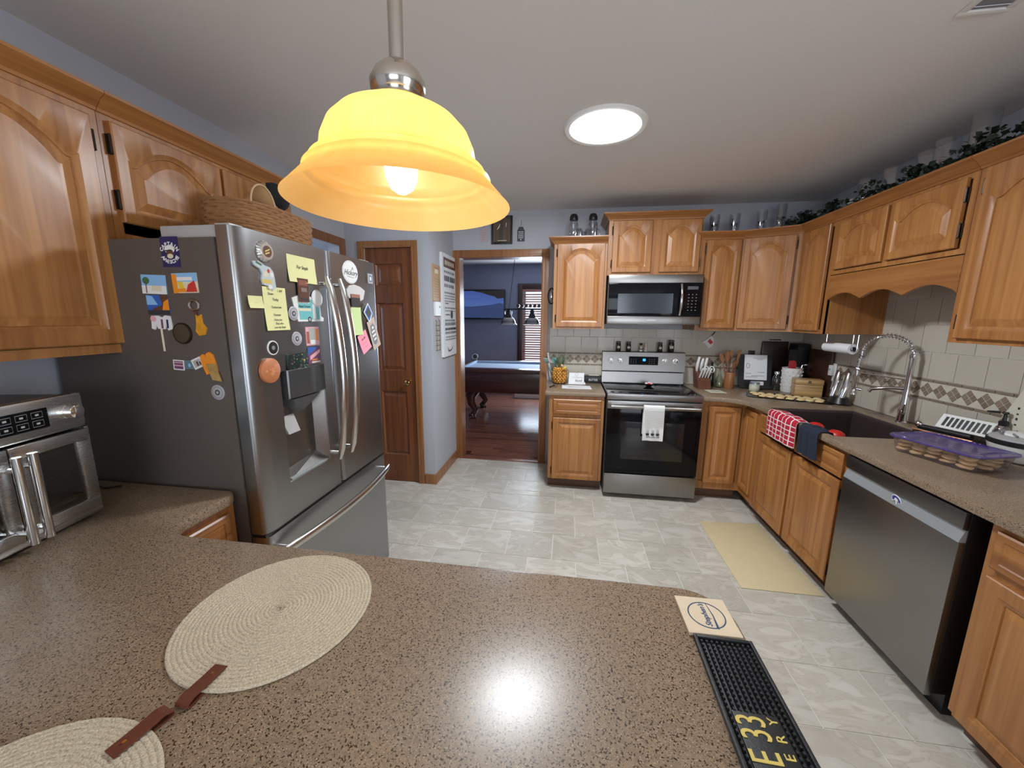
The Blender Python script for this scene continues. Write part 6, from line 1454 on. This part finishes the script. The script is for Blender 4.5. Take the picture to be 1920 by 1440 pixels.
th = thing('jewelled_magnet', 'sparkling green and pink ornament magnet resting above the dispenser', 'magnet', (FX, 1.38, 1.368))
g = G(); g.box(FXX, 1.325, 1.338, FXX+.010, 1.436, 1.398, .003); part('plaque', g, mat('dark_green_enamel', (.02, .035, .03), .2), th)
for k in range(22):
    g = G(); g.sphere((FXX+.011, 1.331+rnd.random()*.100, 1.342+rnd.random()*.052), rnd.uniform(.002, .0055), 6, 4); part('stone', g, (CHROME, PURPP, GREEN, GOLDP, CHROME)[k % 5], th)
# right door papers
fcard('picture_magnet', 'small blue photo magnet at the top right of the right door', 'magnet', 2.002, 1.750, .050, .052, LGREY, [(rect(-.014, -.018, .018, .018), mat('photo_blue', (.18, .24, .38), .2)), (ell(.002, 0, .008, .011), WHITE)], 0, t=.003)
fcard('chef_hat_magnet', 'white chef hat shaped magnet on the right door', 'magnet', 1.845, 1.665, .16, .07, mat('chalk_white', (.60, .58, .56), .6), [], 0, t=.004, poly=[(-.075, -.014), (-.080, .010), (-.055, .032), (-.010, .040), (.045, .034), (.090, .016), (.070, -.030), (.040, -.040), (.025, -.018), (-.030, -.022), (-.058, -.030)])
fcard('picture_magnet', 'dark magnet with a copper strip holding the narrow green note', 'magnet', 1.836, 1.626, .080, .062, mat('dark_slate', (.05, .045, .045), .3), [(rect(-.040, .014, .040, .031), mat('copper_print', (.36, .16, .11), .3))], 0, t=.004, dx=.004)
th = note('narrow pale green list note hanging on the right door', 1.839, 1.522, .090, .142, [], mat('pale_green_paper', (.60, .74, .34), .8), dx=.002)
th = note('pink sticky note tilted on the right door', 1.893, 1.412, .090, .105, [('to do', .0, .02, .020), ('- - - -', .0, -.005, .018), ('- - -', 0, -.025, .018)], PINKN, rot=24, dx=.006)
th = fcard('crest_card', 'beige card with a dark woven crest lettered print hanging on the right door', 'card', 2.005, 1.450, .085, .17, mat('kraft_card', (.52, .42, .34), .7), [([(-.026, -.050), (-.006, -.064), (.018, -.054), (.026, .040), (.012, .060), (-.018, .056), (-.030, .020)], GINK), (rect(-.018, .010, .016, .020), WHITE), (rect(-.020, -.014, .018, -.002), WHITE), (rect(-.014, -.036, .014, -.026), WHITE), (rect(-.006, .030, .010, .044), WHITE)], 22, t=.0015, dx=.004)
fcard('diamond_magnet', 'blue-rimmed diamond photo magnet on the right door', 'magnet', 1.948, 1.568, .07, .07, WHITE, [([(-.034, .0), (.004, .042), (.040, -.004), (.010, -.046)], BLUE), ([(-.024, .0), (.004, .030), (.028, -.004), (.008, -.032)], mat('dark_photo2', (.10, .10, .08), .2))], 0, t=.003, dx=.005, poly=[(-.042, .0), (.004, .050), (.048, -.004), (.012, -.056)])

# ------------------------------------------------------------------ pantry side wall signs (face right), signs over the doorway
def wcard(name, label, cat, y0, z0, y1, z1, t, m, arts=(), group=None):
    """plate on the pantry side wall: u runs towards the back wall"""
    return card(name, label, cat, (XP, y0, z0), Y, Z, X, rect(0, 0, y1-y0, z1-z0), t, m, arts, group)
wcard('wood_plaque', 'light tan engraved wooden plaque on the pantry side wall', 'plaque', 3.245, 1.685, 3.44, 2.0, .008, mat('tan_plaque', (.50, .31, .15), .5), [(rect(.03, .035+k*.022, .165, .039+k*.022), mat('burnt_line', (.30, .17, .08), .6)) for k in range(8)]+[(rect(.05, .24, .145, .275), SAND), (rect(.04, .285, .155, .289), BROWNP)])
wcard('white_plaque', 'white wall plaque below the tan wooden plaque', 'plaque', 3.28, 1.555, 3.43, 1.68, .014, WHITE, [(rect(.10, .07, .12, .09), GINK)])
th = thing('ladder_sign', 'slatted grey wooden hanging sign on a pink cord below the white plaque', 'sign', (XP, 3.32, 1.24))
for k in range(6): g = G(); g.box(XP, 3.30, 1.245+k*.045, XP+.008, 3.40, 1.283+k*.045, .002); part('slat', g, mat('driftwood', (.42, .37, .31), .7, noise=(40, .2)), th)
g = G()
for y in (3.305, 3.39): g.box(XP+.0, y, 1.24, XP+.010, y+.008, 1.515)
part('rail', g, mat('dark_driftwood', (.16, .13, .11), .7), th, kind='stuff'); g = G(); g.tube([(XP+.006, 3.31, 1.515), (XP+.006, 3.35, 1.555), (XP+.006, 3.39, 1.515)], .0018, 6); part('cord', g, PINKP, th)
arts = [(rect(.04, .84, .40, .93), BROWNP)]
arts += [(rect(.08+.05*k, .865, .11+.05*k, .905), SAND) for k in range(6)]
for k, (z, h) in enumerate(((.79, .022), (.715, .05), (.66, .03), (.60, .016), (.575, .010), (.55, .010), (.525, .010), (.46, .012), (.435, .008), (.34, .016), (.30, .028), (.255, .022), (.22, .02), (.185, .01), (.16, .01))):
    u = .05
    while u < .36: wd = random.uniform(.02, .05); arts.append((rect(u, z, min(u+wd, .38), z+h), INK if h > .02 and k % 2 else GINK)); u += wd+.014
arts += [(ell(.25, .405, .028, .040), INK), (rect(.06, .40, .19, .407), INK), (rect(.06, .505, .15, .512), INK), ([(.10, .10), (.14, .06), (.22, .055), (.27, .10), (.25, .07), (.18, .045), (.13, .05)], INK)]
th = wcard('kitchen_sign', 'tall white canvas sign full of printed grey words beside the doorway', 'sign', 3.46, 1.165, 3.86, 2.13, .022, PAPER, arts)
def hangtag(label, x, z0, m, arts, cord):
    th = card('tag_sign', label, 'sign', (x, YB, z0), X, Z, -Y, [(-.036, 0), (.036, 0), (.036, .10), (.020, .135), (-.020, .135), (-.036, .10)], .006, m, arts)
    g = G(); g.tube([(x, YB-.004, z0+.13), (x+.004, YB-.006, z0+.17), (x, YB-.004, z0+.20)], .0022, 6); part('cord', g, cord, th); return th
hangtag('faded pink tag sign on the wall left of the dark framed picture', -.868, 2.29, mat('faded_pink', (.55, .45, .47), .7), [(rect(-.022, .02+k*.02, .022, .026+k*.02), mat('pink_grey', (.45, .35, .37), .7)) for k in range(4)], INK)
hangtag('dark slate tag sign with white writing right of the dark framed picture', -.497, 2.285, mat('slate_paint', (.07, .075, .10), .6), [(rect(-.026, .030+k*.018, .024, .036+k*.018), WHITE) for k in range(4)]+[(ell(0, .016, .006, .006), WHITE)], mat('beads', (.30, .28, .27), .4))
fp = thing('framed_picture', 'dark framed rustic wooden picture with two white brush marks over the doorway', 'picture', (-.685, YB, 2.26))
g = G(); g.box(-.79, YB-.022, 2.262, -.772, YB, 2.525, .003); g.box(-.598, YB-.022, 2.262, -.580, YB, 2.525, .003); g.box(-.772, YB-.022, 2.262, -.598, YB, 2.280, .003); g.box(-.772, YB-.022, 2.507, -.598, YB, 2.525, .003); part('frame', g, BLACK, fp)
g = G(); g.box(-.772, YB-.010, 2.28, -.598, YB, 2.507); part('backing', g, wood('rustic_board', (.05, .035, .025), (.16, .11, .075), strip=20), fp, smooth=False)
g = G(); g.tube([(-.735, YB-.012, 2.40), (-.715, YB-.014, 2.42), (-.705, YB-.013, 2.45)], [.002, .006, .002], 6); g.tube([(-.645, YB-.013, 2.42), (-.642, YB-.014, 2.46)], [.002, .004], 6); part('antler_marks', g, WHITE, fp, kind='stuff')
g = G(); g.box(-.73, YB-.0115, 2.292, -.64, YB-.010, 2.298); part('caption_bar', g, SAND, fp)
# oval metal wall ornament on the end of the left wall cabinet
th = thing('oval_wall_ornament', 'small oval dark metal ornament on the wall between doorway and left cabinet', 'ornament', (-.183, YB-.02, 1.66))
g = G(); g.tube([(-.183+.032*math.cos(2*PI*i/28), YB-.02, 1.758+.075*math.sin(2*PI*i/28)) for i in range(28)], .006, 8, closed=True); part('ring', g, BRONZE, th); g = G(); g.sphere((-.183, YB-.022, 1.758), .020, sz=2.2, sy=.5); part('boss', g, CHROME, th)

# ------------------------------------------------------------------ game room
g = G(); g.box(WX0-.09, YG-.03, WZ0-.1, WX0, YG, WZ1+.1, .004); g.box(WX1, YG-.03, WZ0-.1, WX1+.09, YG, WZ1+.1, .004); g.box(WX0, YG-.03, WZ1, WX1, YG, WZ1+.1, .004); g.box(WX0, YG-.03, WZ0-.1, WX1, YG, WZ0, .004)
struct('trim_6', g, wood('dark_window_wood', (.03, .012, .008), (.08, .03, .018), strip=2), True)
bl = thing('window_blinds', 'wooden slat blinds covering the game room window', 'blinds', (-.475, YG-.02, WZ0))
BLW = wood('blind_wood', (.38, .15, .11), (.60, .30, .24), strip=1, axis='x')
sl = G(); sl.prism([(-.45, -.024), (.45, -.024), (.45, .024), (-.45, .024)], (0, 0, 0), X, Vector((0, .82, .57)), Vector((0, -.57, .82)), .003); slm = sl.mesh('slat', BLW, False)
zz = WZ0+.03
while zz < WZ1-.07:
    o = bpy.data.objects.new('slat', slm); COL.objects.link(o); o.parent = bl; o.location = (0, .055, zz-WZ0); zz += .047
g = G(); g.box(-.93, YG-.012, WZ1-.06, -.02, YG+.05, WZ1-.005, .003); part('head_rail', g, BLW, bl)
g = G(); g.tube([(-.87, YG-.015, WZ1-.06), (-.87, YG-.018, 1.35)], .002, 5); g.sphere((-.87, YG-.018, 1.34), .012, sz=1.6); part('pull_cord', g, BLW, bl)
# television
tv = thing('television', 'wall-mounted flat television showing a blue mountain lake scene', 'television', (-1.715, YG-.05, 1.50))
g = G(); g.box(-2.185, YG-.07, 1.500, -1.265, YG-.02, 2.085, .006); part('bezel', g, BLACK, tv); g = G(); g.box(-1.85, YG-.03, 1.70, -1.6, YG, 1.90); part('bracket', g, BLACK, tv)
TVX0, TVX1, TVZ0, TVZ1 = -2.155, -1.295, 1.53, 2.055
m, n, l, p = nm('tv_screen_sky'); tc = n.new('ShaderNodeTexCoord'); sp = n.new('ShaderNodeSeparateXYZ'); l.new(tc.outputs['Generated'], sp.inputs[0])
cr = n.new('ShaderNodeValToRGB'); cr.color_ramp.elements[0].color = (.09, .16, .40, 1); cr.color_ramp.elements[1].color = (.05, .085, .28, 1); l.new(sp.outputs[2], cr.inputs[0])
p.inputs['Base Color'].default_value = (0, 0, 0, 1); p.inputs['Roughness'].default_value = .15; l.new(cr.outputs[0], p.inputs['Emission Color']); p.inputs['Emission Strength'].default_value = .9
g = G(); g.box(TVX0, YG-.0725, TVZ0, TVX1, YG-.0705, TVZ1); part('screen', g, m, tv, smooth=False)
W_, H_ = TVX1-TVX0, TVZ1-TVZ0
for poly, c, s_ in (([(0, 0), (1, 0), (1, .52), (.9, .56), (.75, .50), (.6, .47), (.4, .44), (.2, .42), (0, .44)], (.035, .055, .15), .8), ([(0, 0), (.42, 0), (.40, .10), (.28, .16), (.12, .10), (0, .12)], (.04, .06, .10), .6), ([(.35, 0), (1, 0), (1, .18), (.62, .14), (.42, .20), (.38, .1)], (.015, .012, .014), .6), ([(.28, 1), (1, 1), (1, .74), (.86, .72), (.78, .80), (.62, .86), (.50, .93)], (.030, .025, .022), .5)):
    g = G(); g.prism([(TVX0+u*W_, TVZ0+v*H_) for u, v in poly], (0, YG-.0727-.0003*s_, 0), X, Z, -Y, .0003); part('picture_area', g, emis('tv_'+str(len(bpy.data.materials)), c, s_), tv, smooth=False)
# pool table
po = thing('pool_table', 'dark mahogany pool table with blue felt and claw feet in the game room', 'pool table', (-.55, 6.0, 0))
PX0, PX1, PY0, PY1 = -1.72, .62, 5.38, 6.55
g = G(); g.box(PX0+.05, PY0+.05, .43, PX1-.05, PY1-.05, .74, .01); part('cabinet_body', g, MAHOG, po); g = G(); g.box(PX0+.10, PY0+.10, .745, PX1-.10, PY1-.10, .765); part('felt', g, BLUEP, po)
g = G(); g.box(PX0, PY0, .735, PX1, PY0+.12, .80, .01); g.box(PX0, PY1-.12, .735, PX1, PY1, .80, .01); g.box(PX0, PY0+.12, .735, PX0+.12, PY1-.12, .80, .01); g.box(PX1-.12, PY0+.12, .735, PX1, PY1-.12, .80, .01); part('rails', g, MAHOG, po)
g = G(); g.box(PX0+.12, PY0+.12, .765, PX1-.12, PY0+.165, .798, .006); g.box(PX0+.12, PY1-.165, .765, PX1-.12, PY1-.12, .798, .006); g.box(PX0+.12, PY0+.165, .765, PX0+.165, PY1-.165, .798, .006); g.box(PX1-.165, PY0+.165, .765, PX1-.12, PY1-.165, .798, .006); part('cushions', g, BLUEP, po)
for lx in (PX0+.30, PX1-.30):
    for ly in (PY0+.22, PY1-.22):
        sgn = -1 if lx < -.5 else 1; g = G()
        g.tube([(lx, ly, .44), (lx+sgn*.05, ly, .34), (lx+sgn*.045, ly, .22), (lx-sgn*.02, ly, .12), (lx+sgn*.02, ly, .06)], [.10, .085, .060, .045, .05], 12); g.sphere((lx+sgn*.03, ly-.03, .042), .055, sz=.75)
        for q in (-.035, 0, .035): g.sphere((lx+q, ly-.085, .02), .020, 8, 6)
        part('leg', g, MAHOG, po)
g = G(); g.tube([(-1.62, 6.50, .80), (-1.62, 6.50, .815)], [.03, .03], 14); g.tube([(-1.62, 6.47, .86), (-1.62, 6.50, .86)], .055, 22); g.tube([(-1.62, 6.468, .86), (-1.62, 6.47, .86)], .040, 20); sp2 = solo('round_speaker', g, DGREY, 'small round gadget standing on the far rail of the pool table', 'speaker', (-1.62, 6.50, .80))
g = G(); g.tube([(-1.62+.046*math.cos(2*PI*i/20), 6.465, .86+.046*math.sin(2*PI*i/20)) for i in range(20)], .006, 6, closed=True); g.xf(Matrix.Translation(-sp2.location)); part('white_ring', g, WHITE, sp2, local=True)
# billiard light
bi = thing('billiard_light', 'black bar billiard light on chains with metal dome shades and a row of balls', 'lamp', (-.45, 6.0, CEIL))
g = G(); g.tube([(-1.03, 6, 1.672), (.12, 6, 1.672)], .012, 10); part('bar', g, BLACK, bi)
for x in (-.955, -.578, -.20):
    g = G(); g.lathe([(.010, 1.665), (.030, 1.655), (.034, 1.60), (.05, 1.575), (.062, 1.55)], (x, 6), 20, capb=True); part('shade_neck', g, BLACK, bi)
    g = G(); g.lathe([(.050, 1.550), (.078, 1.535), (.100, 1.510), (.112, 1.475), (.118, 1.450), (.140, 1.432), (.134, 1.431), (.112, 1.448), (.104, 1.480), (.09, 1.51), (.05, 1.54)], (x, 6), 28, cap=False, capb=False); part('dome_shade', g, mat('dark_chrome', (.35, .33, .33), .12, 1), bi)
    for s_ in (-1, 1): g = G(); g.tube([(x+s_*.03, 6, 1.66), (x+s_*.055, 6, 1.64), (x+s_*.055, 6, 1.60), (x+s_*.04, 6, 1.575)], .004, 6); part('shade_arm', g, CHROME, bi)
for k in range(13):
    g = G(); g.tube([(-.80+k*.066, 5.985, 1.722), (-.80+k*.066, 6.015, 1.722)], .027, 14); b_ = part('ball_disc', g, (mat('maroon_ball', (.12, .02, .02), .2), BLACK, DGREY)[k % 3], bi)
for sx_, tx in ((-.945, -.845), (.06, -.42)):
    a, b = Vector((sx_, 6, 1.685)), Vector((tx+.0, 6, CEIL-.01)); N_ = 34; g = G()
    for k in range(N_):
        p = a.lerp(b, (k+.5)/N_); d = (b-a).normalized()*.017; s_ = (Y if k % 2 else X.cross(Y).cross((b-a).normalized())).normalized()*.007; s_ = Vector((0, .007, 0)) if k % 2 else Vector((.007, 0, .002))
        g.tube([p-d, p-d*.6+s_, p+d*.6+s_, p+d, p+d*.6-s_, p-d*.6-s_], .0022, 4, closed=True)
    part('chain', g, BRONZE, bi, kind='stuff')
g = G(); g.box(-.90, 5.93, CEIL-.03, -.36, 6.07, CEIL, .006); part('ceiling_plate', g, mat('pale_plate', (.65, .60, .56), .4), bi)
g = G(); g.box(-1.0, 7.1, .0, -.5, 7.25, .12, .01); solo('floor_box', g, WHITE, 'low white box on the floor beyond the pool table', 'box', (-.75, 7.17, 0))
